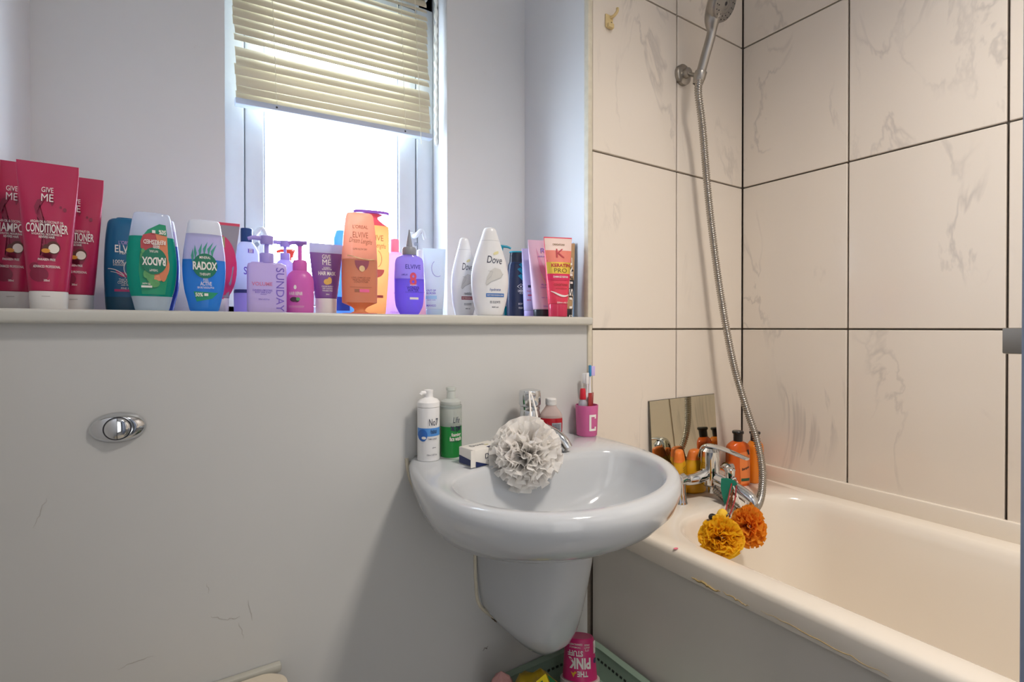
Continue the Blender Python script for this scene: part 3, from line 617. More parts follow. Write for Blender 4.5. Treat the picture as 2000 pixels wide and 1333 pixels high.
# -------- purple mask tube
s = Spot('hair_mask_tube', 'purple hair mask tube with a wide white cap and pale crimped top', 'tube', 605, 669, 477, .085, .25)
sf = tube_bottle(s, mat('purple_tube', '85589f', .35, transl=.1), M_CAPW, .225, .66, cr=.13, mcrimp=mat('pale_crimp', 'c9cbe2', .35, transl=.3)); h, W = s.h, s.w
decals(s.r, sf, WHITE, [text('GIVE', .0, .815*h, .52*W, .0080, bold=.0), text('ME', .0, .735*h, .52*W, .0105, bold=.0), text('BLONDE &', 0, .655*h, .4*W, .0025), text('BRUNETTE HAIR', 0, .632*h, .6*W, .0025), text('HAIR MASK', .0, .575*h, 1.05*W, .0075, bold=.03), text('COLOUR PROTECT', 0, .39*h, .7*W, .0026), text('DEEP CONDITION', 0, .36*h, .6*W, .0026), text('PARABEN FREE', 0, .33*h, .6*W, .0026), text('200ml', 0, .28*h, .2*W, .0026)], 1)
decals(s.r, sf, mat('nut_yellow', 'd9ae55', .5, var=.2, scale=300), [ell(-.02*W, .455*h, .20*W, .0055), ell(.14*W, .475*h, .13*W, .0065)], 1, 'nut_print')
# -------- blue bottle
s = Spot('spray_bottle', 'blue bottle with an aqua cap, squeezed between the purple tube and the orange bottle', 'bottle', 646, 692, 451, .195, .3)
h, W = s.h, s.w
sf = loft(s.r, smooth_secs([(0, W, .7*W, 2.4), (.06*h, W, .7*W, 2.4), (.6*h, W, .7*W, 2.4), (.72*h, .75*W, .55*W, 2.3), (.76*h, .6*W, .5*W, 2.2)], 3), mat('sky_blue_plastic', '86c2f8', .3, transl=.55))
loft(s.r, [(.762*h, .72*W, .5*W, 2.6), (.9*h, .74*W, .5*W, 2.6), (h, .55*W, .4*W, 2.4)], mat('aqua_cap', '86c8f4', .3, transl=.45), 'cap', round_top=.003)
decals(s.r, sf, WHITE, [text('SURE', -.62*W, .42*h, .06, .006, 90), text('S', -.62*W, .33*h, .2*W, .009)], 1)
decals(s.r, sf, mat('royal_blue', '1c46b8', .4), [rect(-.95*W, .5*W, .06*h, .22*h)], 1, 'label_print')
# -------- two orange conditioner bottles
ORC = mat('orange_clear', 'fbc4ab', .2, transl=.68, alpha=.08); ORL = mat('orange_cream', 'e8a585', .3, transl=.5); ORB = mat('amber_plastic', 'ffcf9c', .22, transl=.72)
BRO = mat('bronze_print', 'a3684f', .4, .3); PNK2 = mat('rose_pill', 'f06a9c', .4)
s = Spot('conditioner_bottle', 'orange translucent conditioner bottle standing on its red-based cap, part empty', 'bottle', 668, 737, 418, .045, .5)
h, W = s.h, s.w
S = smooth_secs([(.115*h, .98*W, .55*W, 2.8), (.3*h, W, .58*W, 2.8), (.5*h, W, .58*W, 2.8), (.75*h, .92*W, .52*W, 2.8), (.96*h, .78*W, .42*W, 2.8), (h, .72*W, .38*W, 2.8)], 4)
lo, hi = split_secs(S, .54*h); lf = loft(s.r, lo, ORL, 'liquid'); uf = loft(s.r, hi, ORC, 'clear_wall', round_top=.002)
sf = lambda x, z: lf(x, z) if z < .54*h else uf(x, z)
loft(s.r, smooth_secs([(.012*h, .55*W, .35*W, 2.4), (.035*h, .32*W, .25*W, 2.2), (.07*h, .42*W, .32*W, 2.4), (.114*h, .96*W, .53*W, 2.8)], 4), ORB, 'cap'); loft(s.r, [(0, W, .56*W, 2.8), (.011*h, W, .56*W, 2.8)], mat('crimson_base', 'cc2a55', .3), 'cap_base')
decals(s.r, sf, BRO, [text('L\'OREAL', -.02*W, .855*h, .85*W, .0065), text('ELVIVE', -.02*W, .775*h, .85*W, .0105, bold=0), text('Dream Lengths', -.0*W, .71*h, 1.28*W, .012, -4, shear=.3, bold=.0), text('SUPER BLOW DRY', -.05*W, .635*h, .8*W, .0035), text('LONG, DAMAGED HAIR', 0, .355*h, 1.05*W, .0033), text('VEGETAL KERATIN', 0, .335*h, .95*W, .0033), text('CONDITIONER', 0, .315*h, .8*W, .0033), rect(-.6*W, .6*W, .262*h, .265*h)], 1)
decals(s.r, sf, mat('plum_print', '9a4a5c', .4, var=.2), [ell(.05*W, .525*h, .40*W, .105*h, a0=pi, a1=2*pi)], 1, 'label_print')
decals(s.r, sf, mat('gold_foil', 'e0b98a', .25, .6), [stroke([(x*W, (.553-.018*sin(x*2.3+.6))*h) for x in [-.75+.1*i for i in range(16)]], .0016), ell(.05*W, .445*h, .16*W, .03*h)], 2, 'gold_print')
decals(s.r, sf, PNK2, [rect(-.08*W, .46*W, .215*h, .245*h)], 1, 'label_print'); decals(s.r, sf, BRO, [rect(-.36*W, -.09*W, .215*h, .245*h)], 1, 'label_print')
s = Spot('shampoo_bottle', 'orange shampoo bottle with a violet-edged flared top, behind the front orange one', 'bottle', 690, 760, 415, .130, .5)
h, W = s.h, s.w
sf = loft(s.r, smooth_secs([(0, .76*W, .42*W, 2.8), (.05*h, .82*W, .45*W, 2.8), (.5*h, W, .58*W, 2.8), (.86*h, .98*W, .55*W, 2.8)], 4), ORB, round_bot=.002)
loft(s.r, smooth_secs([(.861*h, .96*W, .53*W, 2.8), (.90*h, .62*W, .4*W, 2.4), (.945*h, .36*W, .28*W, 2.2), (.975*h, .6*W, .4*W, 2.4)], 4), mat('rose_cap', 'f08a9c', .3, transl=.5), 'cap'); loft(s.r, [(.976*h, W*.98, .54*W, 2.8), (h, W, .55*W, 2.8)], mat('violet_edge', 'b578e0', .3, transl=.3), 'cap_base')
decals(s.r, sf, BRO, [text('ELVIVE', .1*W, .74*h, 1.0*W, .0115, bold=0), text('Dream Lengths', .1*W, .665*h, 1.3*W, .013, -4, shear=.3, bold=0), stroke(arc(.1*W, .54*h, .4*W, .09*h, radians(60), radians(-60)), .001)], 1)
decals(s.r, sf, mat('rose_print', 'd9705f', .4), [ell(.15*W, .44*h, .5*W, .08*h, a0=pi, a1=2*pi), rect(-.2*W, .6*W, .17*h, .195*h)], 1, 'label_print')
# -------- pink capped pale bottle
s = Spot('toner_bottle', 'pale lilac bottle with a pink cap between the orange pair and the violet nozzle bottle', 'bottle', 752, 790, 468, .175, .5)
h, W = s.h, s.w
sf = loft(s.r, smooth_secs([(0, .97*W, .6*W, 2.6), (.6*h, W, .62*W, 2.6), (.78*h, .95*W, .6*W, 2.6), (.83*h, .6*W, .4*W, 2.2)], 3), mat('pale_orchid', 'e2c4ee', .3, transl=.6))
MB().rev([(.42*W, .83*h), (.45*W, .835*h), (.45*W, .99*h), (.40*W, h)], 22).build('cap', mat('salmon_cap', 'f5a0b4', .3, transl=.5), s.r)
decals(s.r, sf, mat('orchid_print', 'c58ad8', .4), [text('DEEP HYDRATION', .0*W, .40*h, .30*h, .0035, 90), text('o', -.1*W, .30*h, .004, .004), text('Hydraglow', 0, .03*h+.004, 1.0*W, .004)], 1)
# -------- violet nozzle bottle
s = Spot('nozzle_bottle', 'violet bottle with a grey pointed nozzle and a red figure eight', 'bottle', 771, 828, 449, .050, .6)
h, W = s.h, s.w; VL = mat('violet_liquid', '9d86f5', .12, transl=.65, alpha=.08); VC = mat('violet_clear', 'b7a8f5', .1, transl=.5, alpha=.2)
S = smooth_secs([(0, .58*W, .36*W, 2.3), (.035*h, .72*W, .42*W, 2.3), (.12*h, .93*W, .5*W, 2.4), (.3*h, W, .54*W, 2.4), (.58*h, .98*W, .52*W, 2.4), (.665*h, .86*W, .45*W, 2.3), (.70*h, .5*W, .4*W, 2.1)], 4)
lo, hi = split_secs(S, .42*h); lf = loft(s.r, lo, VL, 'liquid'); uf = loft(s.r, hi, VC, 'clear_wall'); sf = lambda x, z, lf=lf, uf=uf, c=.42*h: lf(x, z) if z < c else uf(x, z)
GREY = mat('grey_plastic', '8e919b', .4)
MB().rev([(.46*W, .70*h), (.48*W, .705*h), (.48*W, .765*h), (.42*W, .79*h), (.22*W, .80*h), (.20*W, .83*h), (.05*W, .99*h), (.035*W, h)], 26).build('nozzle', GREY, s.r)
decals(s.r, sf, mat('indigo_print', '3c2f8c', .4), [text('ELVIVE', .18*W, .558*h, 1.05*W, .0085, bold=.01), text('WONDER', .18*W, .315*h, .85*W, .0055, bold=.01), text('WATER', .18*W, .285*h, .75*W, .0055, bold=.01), text('LAMELLAR', -.4*W, .465*h, .4*W, .003), rect(-.35*W, .9*W, .262*h, .265*h)], 1)
decals(s.r, sf, mat('red_figure', 'd84a6a', .4), [text('8', .18*W, .415*h, .48*W, .026, bold=.03)], 1); decals(s.r, sf, WHITE, [rect(-.05*W, .55*W, .18*h, .205*h), text('SECONDS', .2*W, .345*h, .5*W, .0025)], 1)
# -------- two pale items by the reveal
s = Spot('serum_bottle', 'slim pale pink bottle with a white cap just behind the violet nozzle bottle', 'bottle', 812, 836, 489, .165, .6)
h, W = s.h, s.w; sf = loft(s.r, [(0, W, .8*W, 2.2), (.72*h, W, .8*W, 2.2), (.77*h, .7*W, .6*W, 2)], mat('blush_plastic', 'f2c9d6', .3, transl=.45), round_bot=.002)
MB().rev([(.75*W, .77*h), (.80*W, .775*h), (.80*W, .99*h), (.7*W, h)], 22).build('cap', mat('pearl_cap', 'dfe3ea', .3, transl=.3), s.r)
decals(s.r, sf, VIOP, [text('THE', .45*W, .62*h, .9*W, .006, bold=.02), rect(-.1*W, .95*W, .715*h, .722*h), rect(-.1*W, .95*W, .36*h, .365*h)], 1)
s = Spot('cream_tube', 'pearly white tube shading to pink print, nearest the right window reveal', 'tube', 826, 871, 486, .110, .6)
sf = tube_bottle(s, mat('pearl_tube', 'dde7f2', .3, transl=.4), mat('icy_cap', 'c3d9f0', .3, transl=.3), .10, .74, cr=.03); h, W = s.h, s.w
decals(s.r, sf, VIOP, [text('OUT OF', -.35*W, .375*h, .75*W, .0042, bold=.02), text('BORDER', -.35*W, .335*h, .75*W, .0042, bold=.02), text('MANGO', -.35*W, .155*h, .75*W, .0045), text('repair mask', -.35*W, .235*h, .7*W, .003), stroke(arc(.2*W, .70*h, .5*W, .12*h, radians(120), radians(300)), .0008)], 1)
decals(s.r, sf, mat('ice_blue_print', '9cc4e8', .4), [rect(-.78*W, .1*W, .25*h, .30*h)], 1, 'label_print')
# -------- two white body wash bottles
BW = mat('body_wash_white', 'e9e9ea', .25, transl=.12); GOLD = mat('pale_gold', 'd8cf9c', .4); NVT = mat('navy_lettering', '1e2440', .4); SWIRL = mat('grey_swirl', 'c9c7c3', .4); SWD = mat('swirl_shade', 'aeb0b0', .4)
def dove(px0, px1, ytop, y, label, strip, word):
    s = Spot('body_wash_bottle', label, 'bottle', px0, px1, ytop, y, .75, group='white body wash bottles'); h, W = s.h, s.w
    S = smooth_secs([(0, .66*W, .42*W, 2.2), (.05*h, .74*W, .46*W, 2.2), (.18*h, .90*W, .52*W, 2.2), (.38*h, W, .56*W, 2.2), (.55*h, .94*W, .52*W, 2.2), (.72*h, .72*W, .42*W, 2.2), (.86*h, .50*W, .34*W, 2.2), (.94*h, .38*W, .3*W, 2.3), (.975*h, .32*W, .26*W, 2.2), (.992*h, .25*W, .2*W, 2.1), (h, .14*W, .1*W, 2)], 4)
    lo, hi = split_secs(S, .845*h); sf = loft(s.r, lo, BW, round_bot=.002); loft(s.r, hi, BW, 'cap')
    b = MB(); b.rings([super_ring(lo[-1][1]*1.004, lo[-1][2]*1.004, 2.2, z) for z in (.843*h, .8465*h)], False, False); b.build('cap_seam', mat('seam_grey', 'b9bbc0', .5), s.r)
    decals(s.r, sf, NVT, [text('Dove', .20*W, .625*h, .80*W, .0155, -4, bold=.0, shear=.15), text('0% SULFATE', .22*W, .155*h, .55*W, .0052, bold=0), text('400 ml', .22*W, .10*h, .35*W, .0028)], 1)
    decals(s.r, sf, GOLD, [poly([(.22*W, .715*h), (.12*W, .695*h), (.16*W, .68*h), (.30*W, .685*h), (.42*W, .70*h), (.40*W, .725*h), (.30*W, .72*h)])], 1, 'bird_print')
    decals(s.r, sf, SWIRL, [poly([(-.30*W, .36*h), (-.22*W, .43*h), (-.05*W, .50*h), (.20*W, .535*h), (.50*W, .52*h), (.62*W, .47*h), (.50*W, .425*h), (.20*W, .40*h), (-.05*W, .375*h), (-.22*W, .34*h)])], 1, 'swirl_print')
    decals(s.r, sf, SWD, [stroke([(.64*W, .47*h), (.52*W, .425*h), (.22*W, .40*h), (-.02*W, .378*h), (-.2*W, .345*h)], .0012), stroke([(-.15*W, .50*h), (.1*W, .49*h), (.0*W, .44*h), (-.2*W, .40*h)], .0008)], 2, 'swirl_print')
    decals(s.r, sf, mat(strip+'_strip', strip, .4), [rect(-.26*W, .70*W, .212*h, .252*h)], 1, 'label_print')
    decals(s.r, sf, NVT if strip != '3b6fb4' else mat('blue_lettering', '3b4f94', .4), [text(word, .22*W, .29*h, .58*W, .0075, shear=.2, bold=0)], 1); decals(s.r, sf, WHITE, [text('BODY WASH NOURISH & CARE', .22*W, .232*h, .85*W, .0028)], 2)
dove(881, 932, 465, .105, 'white body wash bottle with a dark red strip, the smaller of the two', '8d2440', 'revitalise')
dove(920, 993, 445, .040, 'white body wash bottle with a blue strip, the taller of the two', '3b6fb4', 'hydrate')
# -------- teal pump
s = Spot('pump_bottle', 'pale bottle with a teal pump peeping out behind the tall white body wash', 'bottle', 958, 996, 479, .215, .7)
h, W = s.h, s.w; bh = .72*h; TEAL = mat('teal_plastic', '1296ae', .3)
sf = loft(s.r, [(0, W, .7*W, 2.6), (bh*.9, W, .7*W, 2.6), (bh, .5*W, .45*W, 2.2)], mat('pale_aqua', 'cfe0e4', .3, transl=.2), round_bot=.002); pump(s, bh-.001, .010, TEAL, .018, h-bh, 1, 'swan')
decals(s.r, sf, TEAL, [rect(.3*W, .95*W, .04*h, .16*h)], 1, 'label_print'); decals(s.r, sf, NVT, [rect(.6*W, .9*W, .42*h, .52*h)], 1, 'label_print')
# -------- navy bottle
s = Spot('shampoo_bottle', 'navy blue bottle with turquoise stripes and lid, right of the white body washes', 'bottle', 990, 1036, 493, .165, .7)
h, W = s.h, s.w; NB = mat('navy_plastic', '17264a', .3)
sf = loft(s.r, smooth_secs([(0, .95*W, .6*W, 2.5), (.04*h, W, .62*W, 2.5), (.55*h, W, .62*W, 2.5), (.80*h, .88*W, .56*W, 2.5), (.84*h, .80*W, .52*W, 2.5)], 4), NB)
loft(s.r, [(.842*h, .78*W, .5*W, 2.5), (.96*h, .74*W, .48*W, 2.5), (.985*h, .72*W, .46*W, 2.5)], mat('dark_cap', '10192e', .3), 'cap'); loft(s.r, [(.986*h, .76*W, .48*W, 2.5), (h+.001, .80*W, .5*W, 2.5)], TEAL, 'lid', round_top=.001)
decals(s.r, sf, TEAL, [poly([((x)*W, z*h), ((x+.28)*W, (z+.03)*h), ((x+.85)*W, (z-.09)*h), ((x+.62)*W, (z-.11)*h)]) for x, z in ((-.10, .80), (-.22, .73), (-.18, .63))], 1, 'stripe_print')
decals(s.r, sf, WHITE, [stroke([(-.22*W, .47*h), (.08*W, .51*h), (.38*W, .47*h), (.08*W, .43*h), (-.22*W, .47*h)], .0012), ell(.08*W, .47*h, .07*W, .0025, 12), text('UMBRO', .1*W, .405*h, .55*W, .006, bold=.03), text('ICE', .1*W, .37*h, .25*W, .004), text('BODY', .05*W, .21*h, .35*W, .005), text('WASH', .05*W, .15*h, .35*W, .005)], 1)
# -------- lavender carton
s = Spot('lotion_tube', 'plain lavender tube with a small berry picture, wedged between navy bottle and pink tube', 'tube', 1019, 1058, 486, .112, .7)
sf = tube_bottle(s, mat('lavender_tube', 'bdb3df', .35, transl=.1), mat('lavender_cap', 'b6a8dc', .35), .10, .78, cr=.03); h, W = s.h, s.w
decals(s.r, sf, mat('berry_red', 'c2456a', .4), [ell(-.05*W, .50*h, .16*W, .005), text('hair', -.35*W, .38*h, .4*W, .004), rect(-.48*W, .2*W, .31*h, .33*h), text('MASK', -.35*W, .25*h, .4*W, .004)], 1, 'label_print'); decals(s.r, sf, NB, [rect(-.46*W, .2*W, .43*h, .465*h)], 1, 'label_print')
# -------- rose tube
s = Spot('hair_tube', 'pale rose tube with a black cap, leaning behind the red keratin tube', 'tube', 1031, 1090, 470, .064, .5)
sf = tube_bottle(s, mat('rose_tube', 'd9b9d2', .3, transl=.1), mat('black_cap', '1d222c', .35), .10, .62, cr=.04, capw=.62); h, W = s.h, s.w
decals(s.r, sf, mat('rose_swirl', 'c890b4', .35), [poly([(-.50*W, .90*h), (-.15*W, .70*h), (.1*W, .60*h), (.15*W, .40*h), (-.05*W, .48*h), (-.30*W, .60*h)])], 1, 'swirl_print'); decals(s.r, sf, GOLD, [stroke([(-.25*W, .56*h), (-.1*W, .48*h), (.05*W, .40*h)], .0015)], 2, 'swirl_print')
decals(s.r, sf, VIOP, [text('R', -.05*W, .865*h, .3*W, .011, bold=0), text('HAIR SECRETS', .0*W, .785*h, .8*W, .003), text('PLUMP', 0, .415*h, .5*W, .004), text('CONDITIONER', 0, .38*h, .62*W, .0035), text('light mist', 0, .25*h, .5*W, .0028), text('250ml', 0, .14*h, .3*W, .0028)], 3)
# -------- keratin tube
s = Spot('hair_tube', 'coral and red keratin tube with a gold band, standing nearest the ledge end', 'tube', 1062, 1117, 464, -.001, .5)
KW = mat('coral_tube', 'f08a78', .3, transl=.08)
sf = tube_bottle(s, mat('coral_red_tube', 'e8405c', .28, transl=.08), mat('clear_red_cap', 'd93a5e', .15, transl=.2), .16, .66, cr=.025); h, W = s.h, s.w
hwf = sf.hw
decals(s.r, sf, mat('shell_print', 'ecd2c8', .35), [rect(-1, 1, .83*h, .985*h, 12, 4, lambda u, z: (u*hwf(z)*.97, z))], 1, 'label_print')
decals(s.r, sf, KW, [rect(-1, 1, .62*h, .83*h, 12, 4, lambda u, z: (u*hwf(z)*.97, z))], 1, 'label_print')
decals(s.r, sf, mat('gold_band', 'e2c04e', .3, .5), [rect(-1, 1, .535*h, .68*h, 12, 4, lambda u, z: (u*hwf(z)*.975, z))], 2, 'gold_band')
decals(s.r, sf, mat('deep_pink_print', 'd81f58', .35), [rect(-1, 1, .455*h, .535*h, 12, 3, lambda u, z: (u*hwf(z)*.975, z))], 2, 'label_print')
decals(s.r, sf, mat('red_lettering', 'b82436', .35), [text('K', .08*W, .795*h, .58*W, .0195, bold=.0), text('KERATIN', .08*W, .640*h, 1.32*W, .0078, bold=.03)], 3)
decals(s.r, sf, mat('brown_lettering', '7a5a20', .35), [text('PRO', .05*W, .575*h, .9*W, .0098, bold=0), text('CREIGHTONS', -.0*W, .905*h, .85*W, .004, bold=.02)], 3)
decals(s.r, sf, WHITE, [text('DAMAGE REPAIR', .06*W, .495*h, 1.05*W, .0042, bold=.02), text('250ml e 8.5 fl', .15*W, .175*h, .8*W, .0035), stroke([(x*W, (.29-.035*sin(x*2.8+.9))*h) for x in [-.62+.1*i for i in range(14)]], lambda t: .0012+.003*sin(pi*t))], 3); decals(s.r, sf, mat('brown_red', '96302c', .4), [text('CONDITIONER', .06*W, .395*h, 1.0*W, .0052), text('WITH KERATIN', .06*W, .35*h, .8*W, .0026)], 3)
# -------- gold tube and silver sachet
s = Spot('hair_tube', 'tan and black patterned tube with a black cap, behind the red keratin tube', 'tube', 1085, 1123, 475, .037, .5)
sf = tube_bottle(s, mat('tan_tube', 'b39268', .35), mat('black_cap2', '1b1d22', .35), .11, .74, cr=.03); h, W = s.h, s.w
decals(s.r, sf, BLACKP, [poly([(.25*W, .72*h), (.05*W, .58*h), (.75*W, .62*h)]), rect(.1*W, .8*W, .30*h, .50*h), poly([(.1*W, .28*h), (.8*W, .22*h), (.75*W, .30*h)]), text('XL', .45*W, .54*h, .5*W, .012, 0, bold=.03)], 1, 'pattern_print'); decals(s.r, sf, WHITE, [text('LUSTRE', .4*W, .40*h, .14, .01, 90), text('oil', .4*W, .60*h, .5*W, .005)], 2)
s = Spot('sachet', 'thin silver-blue sachet edge standing against the niche side behind the last tubes', 'sachet', 1096, 1126, 477, .066, .3); s.r.location.x = NX1-.0075; s.r.rotation_euler = (0, 0, pi/2)
loft(s.r, [(0, s.w, .004, 3), (s.h*.5, s.w, .005, 3), (s.h, s.w, .0015, 3)], mat('silver_blue', '8fb0d6', .3, .3))

# ------------------------------------------------------------------ things on the basin
GB = 'toiletries on the basin'
def round_at(name, label, px, y, base, ytop, cat='bottle', rz=None):
    p = at(px, 800, 'y', y); a = atan2(p.x-CAM.x, y-CAM.y); r = thing(name, label, cat, (p.x, y, base), -a*.9 if rz is None else rz, GB)
    dist = (p-CAM).dot(FW); r.scale = (1, 1, 1)
    return r, at(px, ytop, 'y', y).z-base, dist/F, a
r, h, u, a = round_at('foam_cleanser_bottle', 'white foaming cleanser pump bottle with a blue band, at the left end of the basin', 837, -.036, SZ, 762)
W = 22.0*u*cos(a-YAW)
sf = loft(r, [(0, W, W, 2), (.76*h, W, W, 2)], mat('cleanser_white', 'e9e8e8', .3), n=48, round_bot=.0015)
MB().rev([(W*.98, .763*h), (W, .766*h), (W, .83*h), (W*.80, .87*h), (W*.48, .885*h), (W*.40, .90*h), (W*.40, .96*h), (W*.42, .965*h), (W*.42, h), (W*.2, h+.001)], 36).build('pump', mat('pump_white', 'ecebea', .3), r)
MB().tube([(0, -.1*W, .965*h), (-.62*W, -.35*W, .968*h), (-.72*W, -.4*W, .94*h)], .0035, 10).build('spout', MATS['pump_white'], r)
BLU = mat('badge_blue', '2b66b8', .4)
decals(r, sf, mat('sky_band', '4f8fd6', .4), [rect(-.97*W, .97*W, .36*h, .475*h, 20, 2)], 1, 'label_print'); decals(r, sf, BLU, [ell(-.55*W, .375*h, .40*W, .085*h)], 2, 'label_print'); decals(r, sf, WHITE, [ell(-.45*W, .34*h, .20*W, .02*h)], 3, 'label_print')
decals(r, sf, NVT, [text('No7', .40*W, .56*h, .80*W, .0125, bold=0), text('Radiant', .42*W, .44*h, .55*W, .004), text('Cleanser', .42*W, .415*h, .55*W, .004), text('FOAMING CLEANSER', .30*W, .325*h, .75*W, .003), text('glow', .45*W, .20*h, .3*W, .003), text('150ml e 5 US fl oz', .25*W, .10*h, .9*W, .003)], 4)
r, h, u, a = round_at('face_wash_bottle', 'clear foam face wash bottle half full of green liquid', 881, -.033, SZ, 757)
W = 21.0*u*cos(a-YAW); lv = .445
lf = loft(r, [(.0, W*.97, W*.97, 2), (.004, W, W, 2), (lv*h, W, W, 2)], mat('green_liquid', '2f9e4c', .12, transl=.35), 'liquid', n=48); uf = loft(r, [(lv*h, W, W, 2), (.70*h, W, W, 2), (.745*h, .93*W, .93*W, 2)], mat('clear_grey', 'd6dcd6', .1, transl=.2, alpha=.5), 'clear_wall', n=48)
sf = lambda x, z, W=W: -sqrt(max(0, W*W-x*x))
CLW = mat('milky_pump', 'dfe3de', .3, transl=.3, alpha=.15)
MB().rev([(W*.9, .745*h), (W*.92, .75*h), (W*.92, .80*h), (W*.70, .83*h), (W*.42, .84*h), (W*.40, .95*h), (W*.46, .96*h), (W*.46, h), (W*.2, h)], 36).build('pump', CLW, r)
MB().rev([(W*.95, .70*h), (W*1.01, .705*h), (W*1.01, .74*h), (W*.97, .745*h)], 40).build('collar', mat('grey_clear', 'a9b2ae', .2, transl=.2), r)
decals(r, sf, NVT, [text('LIfe', .45*W, .545*h, .6*W, .011, shear=.2, bold=0), text('tea tree', .38*W, .43*h, .95*W, .010, bold=.03), text('for skin', .4*W, .39*h, .5*W, .004), text('for all skin types', .3*W, .235*h, .8*W, .0035)], 1)
decals(r, sf, WHITE, [text('foaming', .42*W, .325*h, .85*W, .0085, bold=.02), text('face wash', .35*W, .275*h, 1.05*W, .0085, bold=.02)], 1)
# soap carton
p = at(941, 890, 'z', SZ+.012); SW = .0345
r = thing('soap_carton', 'open white and navy soap carton lying between green bottle and scrunchie', 'box', (p.x, p.y, SZ), radians(12), GB)
CARD = mat('soap_card', 'e6e2da', .5); NV2 = mat('soap_navy', '1f2c5c', .45)
MB().box(-SW, SW, -.022, .022, .0005, .030).build('carton', CARD, r, bevel=.001)
b = MB(); b.box(-SW-.010, -SW-.0004, -.0225, -.0215, .002, .031); b.build('end_flap', CARD, r, smooth=False)
b = MB(); b.add([(-SW-.0003, -.021, .0015), (-SW-.0003, .021, .0015), (-SW-.0003, .021, .016), (-SW-.0003, -.021, .010)], [(0, 1, 2, 3)]); b.build('open_end', NV2, r, smooth=False)
fl = lambda x, z: -.022
tops = MB()
def flat_top(par, m, items, z, name='lettering'):
    b = MB()
    for vs, fs in items: b.add([(x, y, z) for x, y in vs], fs)
    me = bpy.data.meshes.new(name); me.from_pydata(b.v, [], b.f); me.update(); return link(name, me, m, par)
flat_top(r, NV2, [rect(-.002, SW-.001, -.0215, -.014), poly([(-.002, -.014), (SW-.001, -.014), (SW-.001, -.006), (.010, -.012)])], .0304, 'label_print')
flat_top(r, NVT, [text('Dove', -.006, .007, .030, .010, bold=0)], .0305); flat_top(r, GOLD, [ell(.010, -.001, .005, .0025)], .0305, 'bird_print')
decals(r, fl, NV2, [poly([(-SW+.001, .001), (-.004, .001), (-SW+.001, .011)])], 1, 'label_print'); decals(r, fl, NVT, [text('Dove', .002, .017, .028, .009, bold=0), ell(-.002, .008, .004, .0018)], 2)
# mouthwash
r, h, u, a = round_at('mouthwash_bottle', 'small clear bottle half full of red mouthwash with a grey label behind the scrunchie', 1076, -.078, SZ, 778)
W = 22.5*u*cos(a-YAW)
S = smooth_secs([(0, .72*W, .5*W, 2.3), (.03*h, .80*W, .55*W, 2.3), (.25*h, .95*W, .6*W, 2.3), (.55*h, W, .62*W, 2.3), (.68*h, .92*W, .58*W, 2.3), (.80*h, .55*W, .45*W, 2.1), (.86*h, .42*W, .40*W, 2)], 4)
lo, hi = split_secs(S, .60*h); lf = loft(r, lo, mat('red_mouthwash', 'cf2433', .1, transl=.4), 'liquid'); uf = loft(r, hi, mat('clear_pink', 'e3cfc9', .1, transl=.2, alpha=.45), 'clear_wall')
MB().rev([(.44*W, .86*h), (.47*W, .865*h), (.47*W, .985*h), (.42*W, h)], 26).build('cap', mat('ribbed_white_cap', 'd8d6d4', .35), r)
for zz in (.885, .91, .935, .96): MB().rev([(.475*W, zz*h), (.49*W, (zz+.004)*h), (.475*W, (zz+.008)*h)], 26, cap0=False, cap1=False).build('cap_ridge', MATS['ribbed_white_cap'], r)
decals(r, lf, mat('grey_label', '9a9da3', .5), [rect(.05*W, .88*W, .18*h, .51*h, 8, 6, lambda x, z: (x, z))], 1, 'label'); decals(r, lf, NVT, [text(t, .45*W, (.47-.037*i)*h, .65*W, .0022) for i, t in enumerate(['FRESH MOUTHWASH', 'USE TWICE DAILY', 'RINSE 30 SECONDS', 'DO NOT SWALLOW', 'KEEP CAP CLOSED', 'FOR DAILY CARE', 'ALCOHOL FREE'])], 2)
decals(r, lf, WHITE, [stroke([(.80*W, .30*h), (.6*W, .16*h), (.35*W, .08*h)], .0018)], 2)
# cup
CP = at(1146, 836, 'y', -.034); cr = .0250; chh = .068
cup = thing('toothbrush_cup', 'pink plastic tumbler with a white letter, on the right end of the basin', 'cup', (CP.x, -.034, SZ), radians(-35), GB)
CUPM = mat('pink_tumbler', 'db6aa4', .35, transl=.1, scale=12, var=.12)
b = MB(); n = 40; prof = [(cr*.86, 0), (cr*.92, .002), (cr*1.02, chh), (cr*.94, chh), (cr*.86, .004)]
b.rev(prof, n); b.build('tumbler', CUPM, cup)
sfc = lambda x, z: -sqrt(max(1e-9, (cr*(.92+.10*z/chh))**2-x*x))
decals(cup, sfc, WHITE, [rect(.003, .0185, .044, .049), rect(.003, .0185, .013, .018), rect(.003, .0075, .013, .049), rect(.0150, .0185, .013, .022), rect(.0150, .0185, .040, .049)], 1)
def in_cup(name, label, cat, off, top, lean=0):
    return thing(name, label, cat, (CP.x+off[0], -.034+off[1], SZ+.006), 0, GB, rot=lean)
tp = thing('toothpaste_tube', 'toothpaste tube with a red cap standing in the pink tumbler', 'tube', (CP.x-.0125, -.035, SZ+.055), 0, GB)
MB().rings([super_ring(.0105-.0*i, [.001, .006, .0085, .0095][i], 2, [-.036, -.02, 0, .012][i], 20) for i in range(4)]+[super_ring(.0095, .009, 2, .020, 20), super_ring(.006, .006, 2, .026, 20)]).build('body', mat('silver_tube', 'a9a6b0', .3, .4), tp)
MB().rev([(.0070, .026), (.0075, .027), (.0062, .047), (.0052, .050)], 20).build('cap', mat('red_cap', 'c81f33', .35), tp)
decals(tp, lambda x, z: -.0096, NVT, [text('Colg', .0, .008, .012, .005, bold=.03)], 1)
